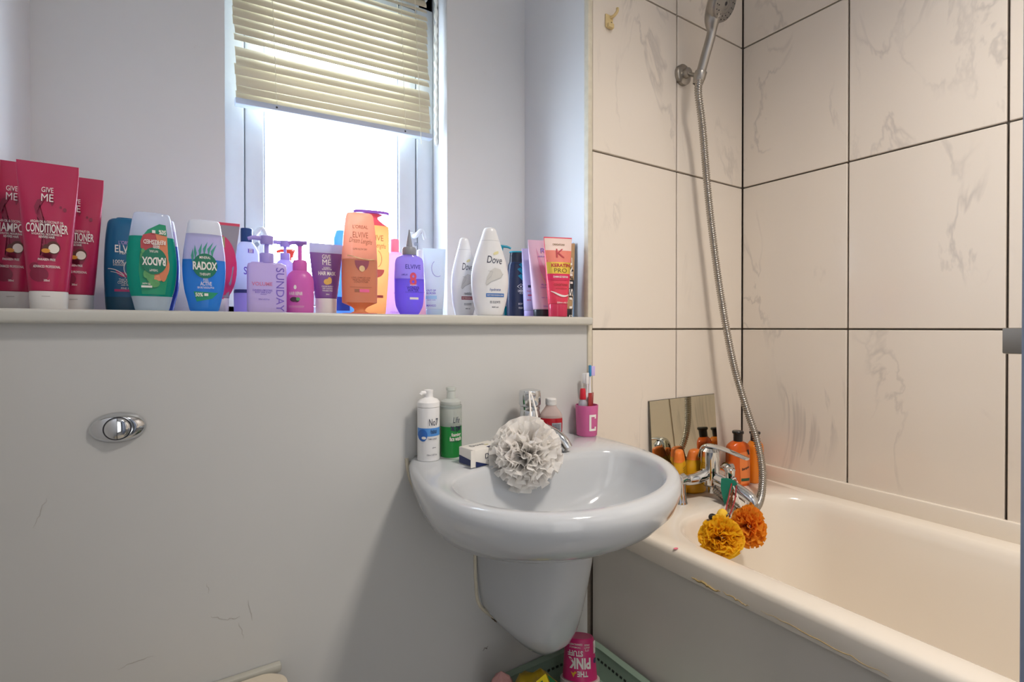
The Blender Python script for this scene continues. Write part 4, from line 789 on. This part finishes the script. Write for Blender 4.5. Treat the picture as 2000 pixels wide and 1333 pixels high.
def brush(off, lean, mh, mgrip, mbr, mtip, label, L=.125):
    t = thing('toothbrush', label, 'toothbrush', (CP.x+off[0], -.034+off[1], SZ+.0065), 0, GB, rot=lean)
    MB().tube(spline([(0, 0, 0), (0, 0, .04), (.0015, 0, .075), (0, 0, L-.02), (0, 0, L)], 6), lambda u: (.0045 if u < .5 else .0045-.0022*min(1, (u-.5)*4)), 10).build('handle', mh, t)
    MB().box(-.0058, .0058, -.002, .002, L-.002, L+.024).build('head', mtip, t, bevel=.0018)
    MB().box(.0002-.0052, .0052, -.011, -.0021, L+.000, L+.022).build('bristles', mbr, t, bevel=.0006)
    MB().tube([(.0002, -.0044, .045), (.0014, -.0044, .07), (.0012, -.004, .085)], .0020, 8).build('grip', mgrip, t)
TB = mat('brush_white', 'e8e6ea', .3)
brush((.0125, .004), (radians(2), radians(5), radians(70)), TB, mat('violet_grip', '5a3fb0', .4), mat('lilac_bristle', 'c9b6e6', .7), mat('aqua_head', '2f8fc4', .3), 'white and violet toothbrush with an aqua head standing in the pink tumbler')
brush((.0095, .013), (radians(-2), radians(1), radians(200)), TB, mat('grey_grip', 'a9a9ad', .4), mat('white_bristle', 'ececec', .7), mat('white_head', 'e9e9ea', .3), 'plain white toothbrush behind the violet one in the pink tumbler', L=.108)
for off, lean, lab, tw in (((.0045, -.006), (radians(-2), radians(3), .2), 'wide red plastic strip standing in the pink tumbler left of the toothbrush', .0065), ((.0145, -.001), (0, radians(7), .6), 'narrow dark red strip standing in the pink tumbler right of the toothbrush', .0022)):
    t = in_cup('red_strip', lab, 'strip', off, 0, lean); MB().box(-tw, tw, -.0008, .0008, 0, .088).build('blade', mat('brick_red', '9c2a2e', .4), t, bevel=.0004)

# ------------------------------------------------------------------ bath
BZ = .600; BX0 = -.604
bath = thing('bathtub', 'cream white built-in bath along the tiled wall', 'bath', (0, 0, 0))
def rrect(x0, x1, y0, y1, r, z, n=14, e=1.0):
    pts = []
    for cx, cy, a0 in ((x1-r, y1-r, 0), (x0+r, y1-r, pi/2), (x0+r, y0+r, pi), (x1-r, y0+r, 3*pi/2)):
        for i in range(n+1): a = a0+pi/2*i/n; pts.append((cx+r*cos(a), cy+r*sin(a), z))
    return pts
X1 = -.001; Y0 = BACK+.006; Y1 = -.001; R = []
for ins, r, z in ((.0, .004, BZ-.045), (.0, .004, BZ-.014), (.0015, .006, BZ-.007), (.0055, .01, BZ-.002), (.012, .012, BZ)): R.append(rrect(BX0+ins, X1, Y0, Y1, r, z))
ix0, ix1, iy0, iy1 = BX0+.058, -.060, Y0+.07, -.150
for ins, r, z in ((-.008, .135, BZ), (0, .13, BZ-.003), (.006, .125, BZ-.012), (.012, .12, BZ-.03), (.022, .12, BZ-.09), (.032, .12, BZ-.18), (.045, .12, BZ-.27), (.065, .11, BZ-.33), (.10, .09, BZ-.37), (.16, .05, BZ-.385)):
    R.append(rrect(ix0+ins, ix1-ins, iy0+ins*2.2, iy1-ins*.8, r, z))
MB().rings(R, False, True).build('tub', M_ACRYL, bath, ang=80)
MB().box(BX0+.010, BX0+.022, Y0, -.001, .0, BZ-.046).build('panel', M_PANEL, bath, smooth=False)
MB().box(BX0+.0105, BX0+.022, Y0, -.001, BZ-.0455, BZ-.0440).build('panel_joint', mat('joint_dark', '8d8275', .8), bath, smooth=False)
# yellowed sealant and dirt smears under the rim lip, and the pink stain
b = MB(); rn = random.Random(4)
for y0, y1, w_ in ((-.285, -.345, .007), (-.35, -.40, .003), (-.42, -.60, .002)):
    n = 16; pts = [(BX0-.0006, y0+(y1-y0)*i/n, BZ-.036-.003*(i/n)+rn.uniform(-.002, .002)) for i in range(n+1)]
    b.tube(pts, lambda t, w_=w_: w_*.28*(.35+sin(pi*t)), 6)
b.build('sealant_smear', mat('yellowed_sealant', 'b29a68', .7, var=.3, scale=200), bath)
q = at(1320, 1072, 'z', BZ); MB().rev([(.0045, 0), (.0040, .0004)], 10, Matrix.Translation((q.x, q.y, BZ)) @ Matrix.Diagonal((1.3, .8, 1, 1))).build('pink_stain', mat('pink_spot', 'e2798c', .6), bath)
# bath filler
TX, TY, TZ = -.280, -.078, BZ
bt = thing('bath_tap', 'chrome two-legged bath mixer tap with a top lever', 'tap', (0, 0, 0))
for xx in (-.378, -.182): MB().rev([(.0185, 0), (.0185, .002), (.0165, .006), (.0135, .030), (.0125, .054), (.0125, .062), (.009, .068)], 26, Matrix.Translation((xx, TY, TZ))).build('pillar', M_CHROME, bt)
for sgn in (-1, 1):
    MB().tube(spline([(TX+sgn*.104, TY, TZ+.057), (TX+sgn*.088, TY, TZ+.058)], 4), .0148, 22).build('union_nut', M_CHROME, bt)
    MB().tube(spline([(TX+sgn*.088, TY, TZ+.058), (TX+sgn*.070, TY, TZ+.052), (TX+sgn*.045, TY-.008, TZ+.054), (TX+sgn*.015, TY-.014, TZ+.062)], 6), lambda t: .0125+.003*t, 20).build('arm', M_CHROME, bt)
MB().rings([super_ring(a_, b_, 2.3, z, 32, TX, TY-.014) for z, a_, b_ in ((TZ+.030, .016, .016), (TZ+.036, .023, .022), (TZ+.055, .025, .024), (TZ+.085, .022, .022), (TZ+.100, .023, .023), (TZ+.118, .022, .022), (TZ+.126, .014, .014))]).build('body', M_CHROME, bt)
LV = spline([(TX-.004, TY+.010, TZ+.100), (TX-.002, TY+.004, TZ+.124), (TX, TY-.02, TZ+.131), (TX+.002, TY-.06, TZ+.128), (TX+.002, TY-.098, TZ+.121), (TX+.002, TY-.114, TZ+.118)], 6)
MB().rings([[(p.x+cos(2*pi*i/16)*(.013-.004*k/len(LV)), p.y, p.z+sin(2*pi*i/16)*(.0075-.005*k/len(LV))) for i in range(16)] for k, p in enumerate(LV)]).build('lever', M_CHROME, bt)
MB().tube(spline([(TX, TY-.025, TZ+.052), (TX, TY-.07, TZ+.044), (TX, TY-.108, TZ+.032), (TX, TY-.123, TZ+.024), (TX, TY-.128, TZ+.014)], 6), lambda t: .0165-.002*t, 22).build('spout', M_CHROME, bt)
MB().rev([(.0135, .010), (.0135, .020), (.012, .022)], 22, Matrix.Translation((TX, TY-.128, TZ))).build('aerator', M_SATIN, bt)
MB().rev([(.007, .045), (.007, .060), (.0105, .064), (.0115, .080), (.0125, .084), (.010, .087)], 22, Matrix.Translation((TX, TY-.070, TZ))).build('diverter_knob', M_CHROME, bt)
MB().rev([(.010, .0), (.011, .018), (.009, .03)], 20, Matrix.Translation((TX+.004, TY-.018, TZ+.012))).build('hose_outlet', M_CHROME, bt)
# shower handset, bracket, hose
WBk = Vector((-.279, 0, 1.706))
br = thing('shower_bracket', 'round chrome wall bracket holding the shower handset', 'bracket', WBk)
Mx = Matrix.Rotation(pi/2, 4, 'X')
MB().rev([(.027, -.001), (.027, .010), (.022, .013), (.013, .014), (.012, .026), (.008, .028)], 30, Mx).build('rose', M_SATIN, br)
HB = at(1366, 152, 'y', -.062)
MB().tube([(.002, -.022, -.004), HB-WBk+Vector((-.008, 0, .004))], .0055, 12).build('arm', M_SATIN, br)
ax = (at(1404, 12, 'y', -.118)-HB); hd_dir = ax.normalized(); q = hd_dir.to_track_quat('Z', 'Y').to_matrix().to_4x4()
MB().rev([(.0125, -.016), (.0150, .0), (.0150, .014), (.0138, .016)], 22, Matrix.Translation(HB-WBk) @ q, False, False).build('cradle', M_SATIN, br)
hs = thing('shower_handset', 'chrome hand shower with a round face, tilted towards the room', 'shower head', HB)
L_ = ax.length
pts = spline([(0, 0, 0), hd_dir*L_*.3, hd_dir*L_*.62, hd_dir*L_*.82+Vector((-.006, .004, 0)), hd_dir*L_*1.05+Vector((-.006, .006, 0))], 6)
MB().tube(pts, lambda t: .0115 if t < .55 else .0115+.010*sin(min(1, (t-.55)*2.6)*pi/2), 18).build('handle', M_SATIN, hs)
hc = hd_dir*L_*1.04; fd = Vector((.10, -.80, -.45)).normalized(); Q = Matrix.Translation(hc) @ fd.to_track_quat('Z', 'Y').to_matrix().to_4x4()
MB().rev([(.020, -.022), (.034, -.010), (.041, 0), (.042, .010), (.041, .013)], 36, Q).build('head_shell', M_SATIN, hs)
b = MB(); b.rev([(.0405, .012), (.039, .018), (.036, .0195), (.0355, .0185), (.030, .019), (.0295, .018), (.022, .0192), (.0215, .0180), (.013, .0192), (.0125, .018), (.005, .0192), (.0045, .016), (.001, .016)], 36, Q); b.build('spray_face', mat('spray_grey', '8d8882', .35, .5), hs)
MB().rev([(.0038, .0165), (.0038, .0172)], 14, Q).build('centre_hole', BLACKP, hs)
b = MB()
for rr_, nn in ((.026, 14), (.0335, 18)):
    for i in range(nn): a_ = 2*pi*i/nn; b.rev([(.0012, .0185), (.0012, .0200)], 6, Q @ Matrix.Translation((rr_*cos(a_), rr_*sin(a_), 0)))
b.build('nozzles', BLACKP, hs, smooth=False, kind='stuff')
hp = [at(1365, 158, 'y', -.064), at(1364, 185, 'y', -.062), at(1372, 250, 'y', -.055), at(1385, 400, 'y', -.05), at(1405, 560, 'y', -.055), at(1430, 700, 'y', -.075), at(1455, 790, 'y', -.098), at(1478, 860, 'y', -.125), at(1489, 920, 'y', -.152), at(1486, 970, 'y', -.175), Vector((-.255, -.192, .592)), Vector((-.283, -.170, .596)), Vector((-.277, -.125, .612)), Vector((-.276, -.105, .622))]
raw = spline(hp, 60); LEN = [0]
for a_, b_ in zip(raw, raw[1:]): LEN.append(LEN[-1]+(b_-a_).length)
tot = LEN[-1]; N_ = int(tot/.0058)*4; res = []; j = 0
for i in range(N_+1):
    d = tot*i/N_
    while j < len(LEN)-2 and LEN[j+1] < d: j += 1
    res.append(raw[j].lerp(raw[j+1], (d-LEN[j])/max(1e-9, LEN[j+1]-LEN[j])))
ho = MB().tube(res, lambda t: .0080+.0019*(1, .6, -1, .6)[int(round(t*N_)) % 4]*1.0, 12).build('shower_hose', M_HOSE, ang=180)
ho['label'] = 'ribbed metal shower hose hanging from the handset down to the bath tap'; ho['category'] = 'hose'
# small yellowed plastic hook
q = at(1189, 42, 'y', 0); hk = thing('wall_hook', 'small yellowed plastic hook stuck high on the tiles', 'hook', q)
CRM = mat('yellowed_plastic', 'd8c08a', .5, scale=80, var=.15)
MB().box(-.013, .011, -.004, 0, -.018, .014).build('back_plate', CRM, hk, bevel=.002)
b = MB(); b.tube(spline([(.002, -.003, .008), (.006, -.012, .010), (.010, -.018, .018), (.011, -.018, .026)], 5), .0035, 10); b.box(-.010, .006, -.012, -.003, -.020, -.010); b.build('prong', CRM, hk)
MB().rev([(.0018, 0), (.0018, .0008)], 10, Matrix.Translation((.004, -.0045, -.004)) @ Mx).build('screw', BLACKP, hk)
# mirror tile leaning on the wall
m0 = at(1267.5, 784, 'y', -.004); m1 = at(1390, 768, 'y', -.004)
mh = m0.z-(BZ+.001); yb_ = -.022; Lm = sqrt(mh**2+(yb_+.004)**2)
mr = thing('mirror_tile', 'frameless square mirror propped on the bath deck against the tiles', 'mirror', (m0.x, yb_, BZ+.001), 0, rot=(-atan2(-.004-yb_, mh), 0, 0))
wm = m1.x-m0.x+.012
M_MIR = mat('mirror_silver', 'dcd8c2', .015, 1, var=.01)
MB().box(0, wm, 0, .003, 0, Lm).build('backing', mat('mirror_edge', '5e5a50', .5), mr, smooth=False)
MB().box(.001, wm-.001, -.0008, -.0001, .001, Lm-.001).build('mirror_face', M_MIR, mr, smooth=False)
# bottles on the bath deck
GD = 'bottles on the bath deck'
def deck_bottle(px, pb, ytop, hwpx, yaw, name, label):
    p = at(px, pb, 'z', BZ); dist = (p-CAM).dot(FW); a = atan2(p.x-CAM.x, p.y-CAM.y)
    r = thing(name, label, 'bottle', (p.x, p.y, BZ), yaw, GD); return r, at(px, ytop, 'y', p.y).z-BZ, hwpx*dist/F*cos(a-YAW)
YB = mat('yellow_plastic', 'eeb01e', .32, transl=.08); OCAP = mat('orange_cap', 'ee8030', .35)
def kid(px, pb, ytop, hw, yaw, label, lean=0):
    r, h, W = deck_bottle(px, pb, ytop, hw, yaw, 'shampoo_bottle', label); r.rotation_euler = (0, lean, yaw)
    S = smooth_secs([(0, .80*W, .48*W, 2.4), (.05*h, .92*W, .54*W, 2.4), (.35*h, W, .58*W, 2.4), (.60*h, .97*W, .56*W, 2.4), (.77*h, .76*W, .48*W, 2.4), (.90*h, .64*W, .42*W, 2.4), (.975*h, .52*W, .35*W, 2.3), (h, .34*W, .25*W, 2.2)], 4)
    lo, hi = split_secs(S, .78*h); sf = loft(r, lo, YB, round_bot=.002); loft(r, [(.781*h, hi[0][1]*1.03, hi[0][2]*1.03, 2.4)]+hi[1:], OCAP, 'cap'); return r, h, W, sf
r, h, W, sf = kid(1358, 961, 878, 26, radians(-10), 'yellow kids shampoo bottle with an orange cap and red fruit label, beside the bath tap')
decals(r, sf, mat('berry_label', 'b8243a', .4), [ell(.38*W, .50*h, .36*W, .009), poly([(.05*W, .66*h), (.75*W, .70*h), (.75*W, .64*h), (.05*W, .60*h)])], 1, 'label_print'); decals(r, sf, WHITE, [text('kids', .40*W, .655*h, .5*W, .005, 6), ell(.45*W, .56*h, .08*W, .003)], 2); decals(r, sf, LEAF, [ell(.55*W, .46*h, .1*W, .003)], 2, 'leaf_print')
r, h, W, sf = kid(1329, 968, 876, 22, radians(24), 'yellow bottle with an orange cap turned to show its small-print back, beside the mirror', radians(-8))
decals(r, sf, mat('brown_text', '7a5a1a', .5), [text(t, .0, (.66-.045*i)*h, 1.15*W, .0028) for i, t in enumerate(['DIRECTIONS: APPLY TO WET HAIR', 'AND RINSE WELL WITH WATER', 'AVOID CONTACT WITH EYES', 'IF CONTACT OCCURS RINSE', 'WITH WATER IMMEDIATELY', 'INGREDIENTS AQUA SODIUM', 'COCO GLUCOSIDE PARFUM'])], 1)
OB = mat('orange_shampoo', 'ee6a1e', .22, transl=.15); OB2 = mat('amber_orange', 'ee8a22', .22, transl=.2); BC = mat('black_plastic', '23201f', .3)
def ginseng(px, pb, ytop, hw, yaw, m, label):
    r, h, W = deck_bottle(px, pb, ytop, hw, yaw, 'shampoo_bottle', label)
    S = smooth_secs([(0, .90*W, .52*W, 3), (.03*h, W, .58*W, 3), (.62*h, W, .58*W, 3), (.73*h, .93*W, .54*W, 2.8), (.79*h, .62*W, .44*W, 2.4), (.81*h, .40*W, .38*W, 2)], 4); sf = loft(r, S, m)
    MB().rev([(.36*W, .81*h), (.37*W, .94*h), (.44*W, .95*h), (.47*W, .965*h), (.47*W, .985*h), (.42*W, h), (.2*W, h+.0005)], 26).build('cap', BC, r); return r, h, W, sf
r, h, W, sf = ginseng(1441, 947, 842, 25, radians(-22), OB, 'orange shampoo bottle with a black cap and angled label, the nearer of the two')
decals(r, sf, mat('label_bright_orange', 'f78a44', .4), [poly([(-.25*W, .62*h), (.45*W, .64*h), (.78*W, .55*h), (.78*W, .06*h), (-.15*W, .04*h), (-.15*W, .25*h), (-.25*W, .36*h)])], 1, 'label'); decals(r, sf, BLACKP, [rect(.0*W, .22*W, .53*h, .57*h), poly([(.42*W, .66*h), (.62*W, .68*h), (.72*W, .58*h), (.58*W, .58*h)]), text('Shampoo', .30*W, .33*h, .75*W, .009, 18, shear=.3, bold=.02)], 2); decals(r, sf, mat('dark_green_strip', '2f5a3c', .4), [rect(-.1*W, .72*W, .10*h, .15*h)], 2, 'label_print')
ginseng(1474, 940, 843, 24, radians(10), OB2, 'amber orange shampoo bottle with a black cap, behind the hose in the corner')
# scrunchies on the bath tap
kn = Vector((TX, TY-.070, TZ+.062))
def hang(px, py, y, Rr, mn, col, seed, label, cordmat, squash=(1, 1, 1)):
    p = at(px, py, 'y', y); t = thing('bath_scrunchie', label, 'scrunchie', p); b, m = pouf(Rr, mn, col, 150, seed=seed, squash=squash); b.build('net', m, t, ang=180)
    k_ = kn-p; e = k_.normalized()
    MB().tube(spline([e*Rr*.5+Vector((-.004, 0, 0)), k_*.6+Vector((-.012, -.010, 0)), k_+Vector((-.0095, -.012, -.004)), k_+Vector((0, -.014, .003)), k_+Vector((.0095, -.010, -.004)), k_*.6+Vector((.008, -.014, 0)), e*Rr*.5+Vector((.004, 0, 0))], 7), .0016, 7).build('loop_cord', cordmat, t)
    return t
hang(1409, 1050, -.262, .046, 'yellow_net', 'ffd02c', 11, 'yellow net scrunchie, the lower of two hanging from the bath tap into the bath', MATS['brick_red'], (1, .8, .82))
hang(1463, 1029, -.225, .043, 'orange_net', 'ffb03a', 12, 'orange net scrunchie hanging from the bath tap in front of the hose', WHITE, (.86, .8, 1.05))
pd = at(1411, 1012, 'y', -.232); dk = thing('sponge_toy', 'small yellow sponge toy with black and brown ends above the yellow scrunchie', 'toy', pd)
MB().rings([super_ring(max(.0005, .014*sqrt(max(0, 1-t*t))), max(.0005, .012*sqrt(max(0, 1-t*t))), 2, .020*t, 20) for t in [-1+.2*i for i in range(11)]]).build('body', mat('toy_yellow', 'f0c23a', .8, bump=.4, scale=200), dk)
MB().rings([super_ring(max(.0005, .009*sqrt(max(0, 1-t*t))), max(.0005, .009*sqrt(max(0, 1-t*t))), 2, .012*t, 16, -.020, 0) for t in [-1+.25*i for i in range(9)]]).build('arm', MATS['toy_yellow'], dk)
MB().rings([super_ring(max(.0005, .009*sqrt(max(0, 1-t*t))), max(.0005, .008*sqrt(max(0, 1-t*t))), 2, .008*t+.008, 16, -.034, 0) for t in [-1+.25*i for i in range(9)]]).build('black_end', BC, dk)
MB().rings([super_ring(max(.0005, .007*sqrt(max(0, 1-t*t))), max(.0005, .007*sqrt(max(0, 1-t*t))), 2, .008*t-.002, 16, -.043, .002) for t in [-1+.25*i for i in range(9)]]).build('brown_end', mat('brown_felt', '6e5436', .8), dk)
MB().tube(arc_pts := [(.002+.006*cos(a_), -.0125, .004+.008*sin(a_)) for a_ in [i*.5 for i in range(8)]], .0012, 6).build('black_loop', BC, dk)
gt = thing('green_tag', 'dark green folded tag strap hanging from the diverter knob of the bath tap', 'strap', kn, -atan2(kn.x-CAM.x, kn.y-CAM.y))
pts = ((-.020, .004), (-.006, .006), (.012, .002), (.016, -.006), (.006, -.024), (-.004, -.042), (-.012, -.060), (-.016, -.044), (-.021, -.020))
b = MB(); b.rings([[(x_, y_, z_) for x_, z_ in pts] for y_ in (-.0215, -.0245)]); b.build('strap', mat('forest_green', '12806a', .5), gt, smooth=False, bevel=.0006)
MB().tube(spline([(.008, -.020, -.010), (.004, -.023, -.030), (.002, -.024, -.052), (-.002, -.026, -.066)], 6), lambda t: .0030+.0008*sin(t*40), 8).build('twisted_cord', mat('copper_cord', '8f5a3a', .7), gt)

# ------------------------------------------------------------------ flush button
q = at(231, 835, 'y', 0)
fb = thing('flush_button', 'oval chrome dual flush button set in the boxed-in panel', 'button', q)
MB().rings([super_ring(a_, b_, 2, z, 40) for z, a_, b_ in ((0, .0315, .0205), (.003, .0320, .021), (.008, .0285, .0185), (.011, .0215, .0165), (.0118, .019, .0158))], M=Mx).build('surround', M_CHROME, fb)
MB().rev([(.0162, .0105), (.0160, .0125), (.0155, .0128)], 32, Mx).build('gap_ring', BLACKP, fb)
b = MB()
n = 20
for side in (-1, 1):
    base = [(.0148*cos(a_), .0148*sin(a_)) for a_ in [(-pi/2+pi*i/n) for i in range(n+1)]]
    base = [(max(.0004, x)*side*1.0-.0035 if False else side*max(.0004, x), y) for x, y in base]
    R = [[(x*s_, y*s_, z) for x, y in base] for s_, z in ((1, .0115), (.99, .0135), (.93, .0148), (.8, .0160), (.6, .0172), (.35, .0181), (.1, .0185))]
    MB().rings(R, M=Mx).build('push_plate', M_CHROME, fb)

# ------------------------------------------------------------------ toilet (only the back corner of its lid is in view)
tq = thing('toilet', 'cream toilet whose closed lid corner just enters the bottom edge', 'toilet', (-1.430, 0, 0))
def lid(z0, z1, hw, L, m, name, r=.03):
    def outl(s_, z): 
        pts = [(-(hw-r)*s_, -.020), ((hw-r)*s_, -.020)]
        o = []
        for i in range(9): a_ = pi/2-pi/2*i/8; o.append(((hw-r)*s_+r*cos(a_), -.022-r+r*sin(a_), z))
        for i in range(25): a_ = -pi*i/24; o.append((hw*s_*cos(a_), -.30+(L-.30)*sin(a_)*s_, z))
        for i in range(9): a_ = pi-pi/2*i/8; o.append((-(hw-r)*s_+r*cos(a_), -.022-r+r*sin(a_), z))
        return o
    MB().rings([outl(.985, z0), outl(1, z0+.004), outl(1, z1-.008), outl(.985, z1-.002), outl(.95, z1)]).build(name, m, tq)
CRE = mat('cream_lid', 'd9cdb8', .25)
lid(.459, .489, .164, .44, CRE, 'lid'); lid(.429, .457, .162, .435, CRE, 'seat', .03)
MB().rings([[(p[0], min(-.003, p[1]), p[2]) for p in super_ring(a_, b_, 2.4, z, 40, 0, yc)] for z, a_, b_, yc in ((0, .12, .20, -.21), (.05, .115, .19, -.20), (.2, .13, .20, -.21), (.33, .14, .23, -.21), (.40, .152, .235, -.212), (.425, .150, .232, -.21))]).build('pan', M_CERAM, tq)
MB().box(-.155, .160, -.0145, -.0005, .478, .4905).build('back_gasket', mat('grey_gasket2', 'bdbbb0', .6), tq, bevel=.003)

# ------------------------------------------------------------------ basket with cleaning things
bk = thing('storage_basket', 'sage green plastic basket with small holes on the floor under the basin', 'basket', (0, 0, 0))
MG = mat('sage_plastic', '7b8f80', .45); x0, x1, y0, y1, zt, zf = -.895, -.608, -.34, -.006, .312, .260
def rr4(ins, z, r=.035): return rrect(x0+ins, x1-ins, y0+ins, y1-ins, r, z, 6)
MB().rings([rr4(.03, 0), rr4(.008, zt-.010), rr4(.0, zt-.010), rr4(.0, zt), rr4(.006, zt+.001), rr4(.014, zt-.002), rr4(.014, zt-.012), rr4(.030, zf)], True, True).build('tub', MG, bk, ang=45)
b = MB(); r_ = random.Random(2)
for j in range(2):
    for i in range(24):
        z_ = zt-.022-.016*j; yy = y1-.05-.0115*i-(.006 if j % 2 else 0)
        if yy > y0+.05: xx = x1-.0148-(zt-z_)*.16; b.box(xx-.0012, xx+.0004, yy-.003, yy+.003, z_-.0022, z_+.0022)
    for i in range(22):
        z_ = zt-.022-.016*j; xx = x0+.05+.0115*i+(.006 if j % 2 else 0)
        if xx < x1-.05: yy = y1-.0148-(zt-z_)*.16; b.box(xx-.003, xx+.003, yy-.0012, yy+.0004, z_-.0022, z_+.0022)
b.build('holes', mat('hole_dark', '2b332c', .8), bk, smooth=False, kind='stuff')
p = at(1134, 1318, 'y', -.125); u = (p-CAM).dot(FW)/F
pt = thing('cleaning_paste_tub', 'pink tub of cleaning paste standing upside down on its white lid in the basket', 'tub', (p.x, -.125, zf), 0, 'things in the basket', rot=(radians(-18), 0, -atan2(p.x-CAM.x, -.125-CAM.y)*.9))
Hh = at(1131, 1262, 'y', -.125).z-zf; rl = 41*u*.95; lz = at(1131, 1334, 'y', -.125).z-zf
PM = mat('paste_pink', 'd02a72', .35)
MB().rev([(rl*.97, 0), (rl, .002), (rl, lz-.001), (rl*.98, lz)], 40).build('lid', mat('lid_white', 'dfd3cc', .4), pt)
tr_ = rl*.88
def tw(z): return tr_*(1-.16*(z-lz)/(Hh-lz))
MB().rev([(tw(lz), lz+.0005), (tw(Hh-.003), Hh-.003), (tw(Hh)-.002, Hh), (tr_*.3, Hh-.001)], 40).build('tub', PM, pt)
sfp = lambda x, z: -sqrt(max(1e-9, tw(z)**2-x*x)); q_ = lambda f: lz+(Hh-lz)*f
decals(pt, sfp, WHITE, [text('THE', -.10*tr_*-1, q_(.19), .62*tr_, .0095, 180, bold=.035), text('PINK', -.05*tr_, q_(.43), 1.25*tr_, .019, 180, bold=.04), text('STUFF', -.28*tr_, q_(.66), .85*tr_, .010, 180, bold=.035), text('THE MIRACLE', -.30*tr_, q_(.80), .62*tr_, .003, 180), text('CLEANING PASTE', -.25*tr_, q_(.87), .75*tr_, .0035, 180, bold=.02), text("IT'S", .38*tr_, q_(.74), .22*tr_, .004, 180), text('CRUELTY', .38*tr_, q_(.80), .34*tr_, .003, 180), text('FREE', .38*tr_, q_(.86), .3*tr_, .003, 180), rect(.78*tr_, .92*tr_, q_(.62), q_(.90), 3, 5)], 1)
decals(pt, sfp, mat('star_yellow', 'e2b13a', .4), [poly([(-.42*tr_, q_(.10)), (-.34*tr_, q_(.18)), (-.22*tr_, q_(.22)), (-.34*tr_, q_(.25)), (-.42*tr_, q_(.20)), (-.56*tr_, q_(.23))])], 1, 'star_print'); decals(pt, sfp, mat('navy_seal', '3a2f5c', .4), [ell(.84*tr_, q_(.46), .09*tr_, .0045)], 2, 'seal_print')
p = at(1045, 1330, 'y', -.125); sp = thing('snack_bag', 'yellow and green printed packet with a pink bundle lying in the basket', 'packet', (p.x, -.125, zf), radians(-20), 'things in the basket'); sp.scale = (1.2, 1.2, 2.05)
b = MB(); n = 26; rg = []
for j in range(9):
    t = j/8; ring = []
    for i in range(n):
        a_ = 2*pi*i/n; e = sqrt(max(0, sin(pi*(.04+.92*t)))); ring.append((-.045+.09*t, .034*e*cos(a_)*(1+.08*sin(5*a_+j)), .030+.030*e*sin(a_)+.003*sin(3*a_+2*j)))
    rg.append(ring)
b.rings(rg); pk = b.build('packet', mat('olive_film', 'a68a16', .3, var=.3, scale=40), sp)
b = MB(); b.add([(-.030, -.0335, .030), (-.006, -.028, .064), (.010, -.024, .068), (.024, -.030, .046), (.006, -.036, .030)], [(0, 1, 2, 3, 4)]); b.build('yellow_label', mat('bag_yellow', 'f0d61e', .35), sp, smooth=False)
b = MB(); b.add([(.012, -.0255, .0675), (.036, -.024, .054), (.026, -.0315, .045)], [(0, 1, 2)]); b.add([(-.004, -.030, .062), (.004, -.028, .064), (.004, -.031, .058), (-.004, -.033, .057)], [(0, 1, 2, 3)]); b.build('green_label', mat('bag_green', '1f6a3c', .35), sp, smooth=False)
b = MB(); b.tube([(-.010, -.035, .044), (-.002, -.0365, .040), (.006, -.036, .044)], .002, 6); b.build('banana_print', mat('bag_brown', '7a4a1c', .4), sp)
p2 = at(1012, 1322, 'y', -.13); cb = thing('cloth_bundle', 'crumpled pink cloth bundle at the left of the packet in the basket', 'cloth', (p2.x-.012, -.09, zf), 0, 'things in the basket'); cb.scale = (1, 1, 2.1)
b = MB(); rg = []
for j in range(12):
    t = j/11; ring = []
    for i in range(30): a_ = 2*pi*i/30; rr_ = .026*sqrt(max(.0, 1-(2*t-1)**2))+.0005; ring.append((rr_*cos(a_)*(1+.15*sin(4*a_+j)), rr_*.8*sin(a_)*(1+.15*cos(5*a_+j)), .058*t+.002))
    rg.append(ring)
b.rings(rg); b.build('cloth', mat('dusty_pink', 'b98a86', .8, var=.2), cb)

# ------------------------------------------------------------------ ceiling lamp fitting above (out of frame, seen in reflections)
cl_ = thing('ceiling_light', 'white four-spot ceiling light above the bath', 'light', (-.68, -1.04, CEIL))
MB().box(-.10, .10, -.10, .10, -.02, 0).build('plate', mat('fitting_white', 'e8e6e2', .4), cl_, bevel=.004)
for p in SPOTS:
    MB().rev([(.026, -.055), (.030, -.02), (.012, -.02)], 20, Matrix.Translation((p[0]+.68, p[1]+1.04, 0)), False, False).build('spot_shade', M_SATIN, cl_)
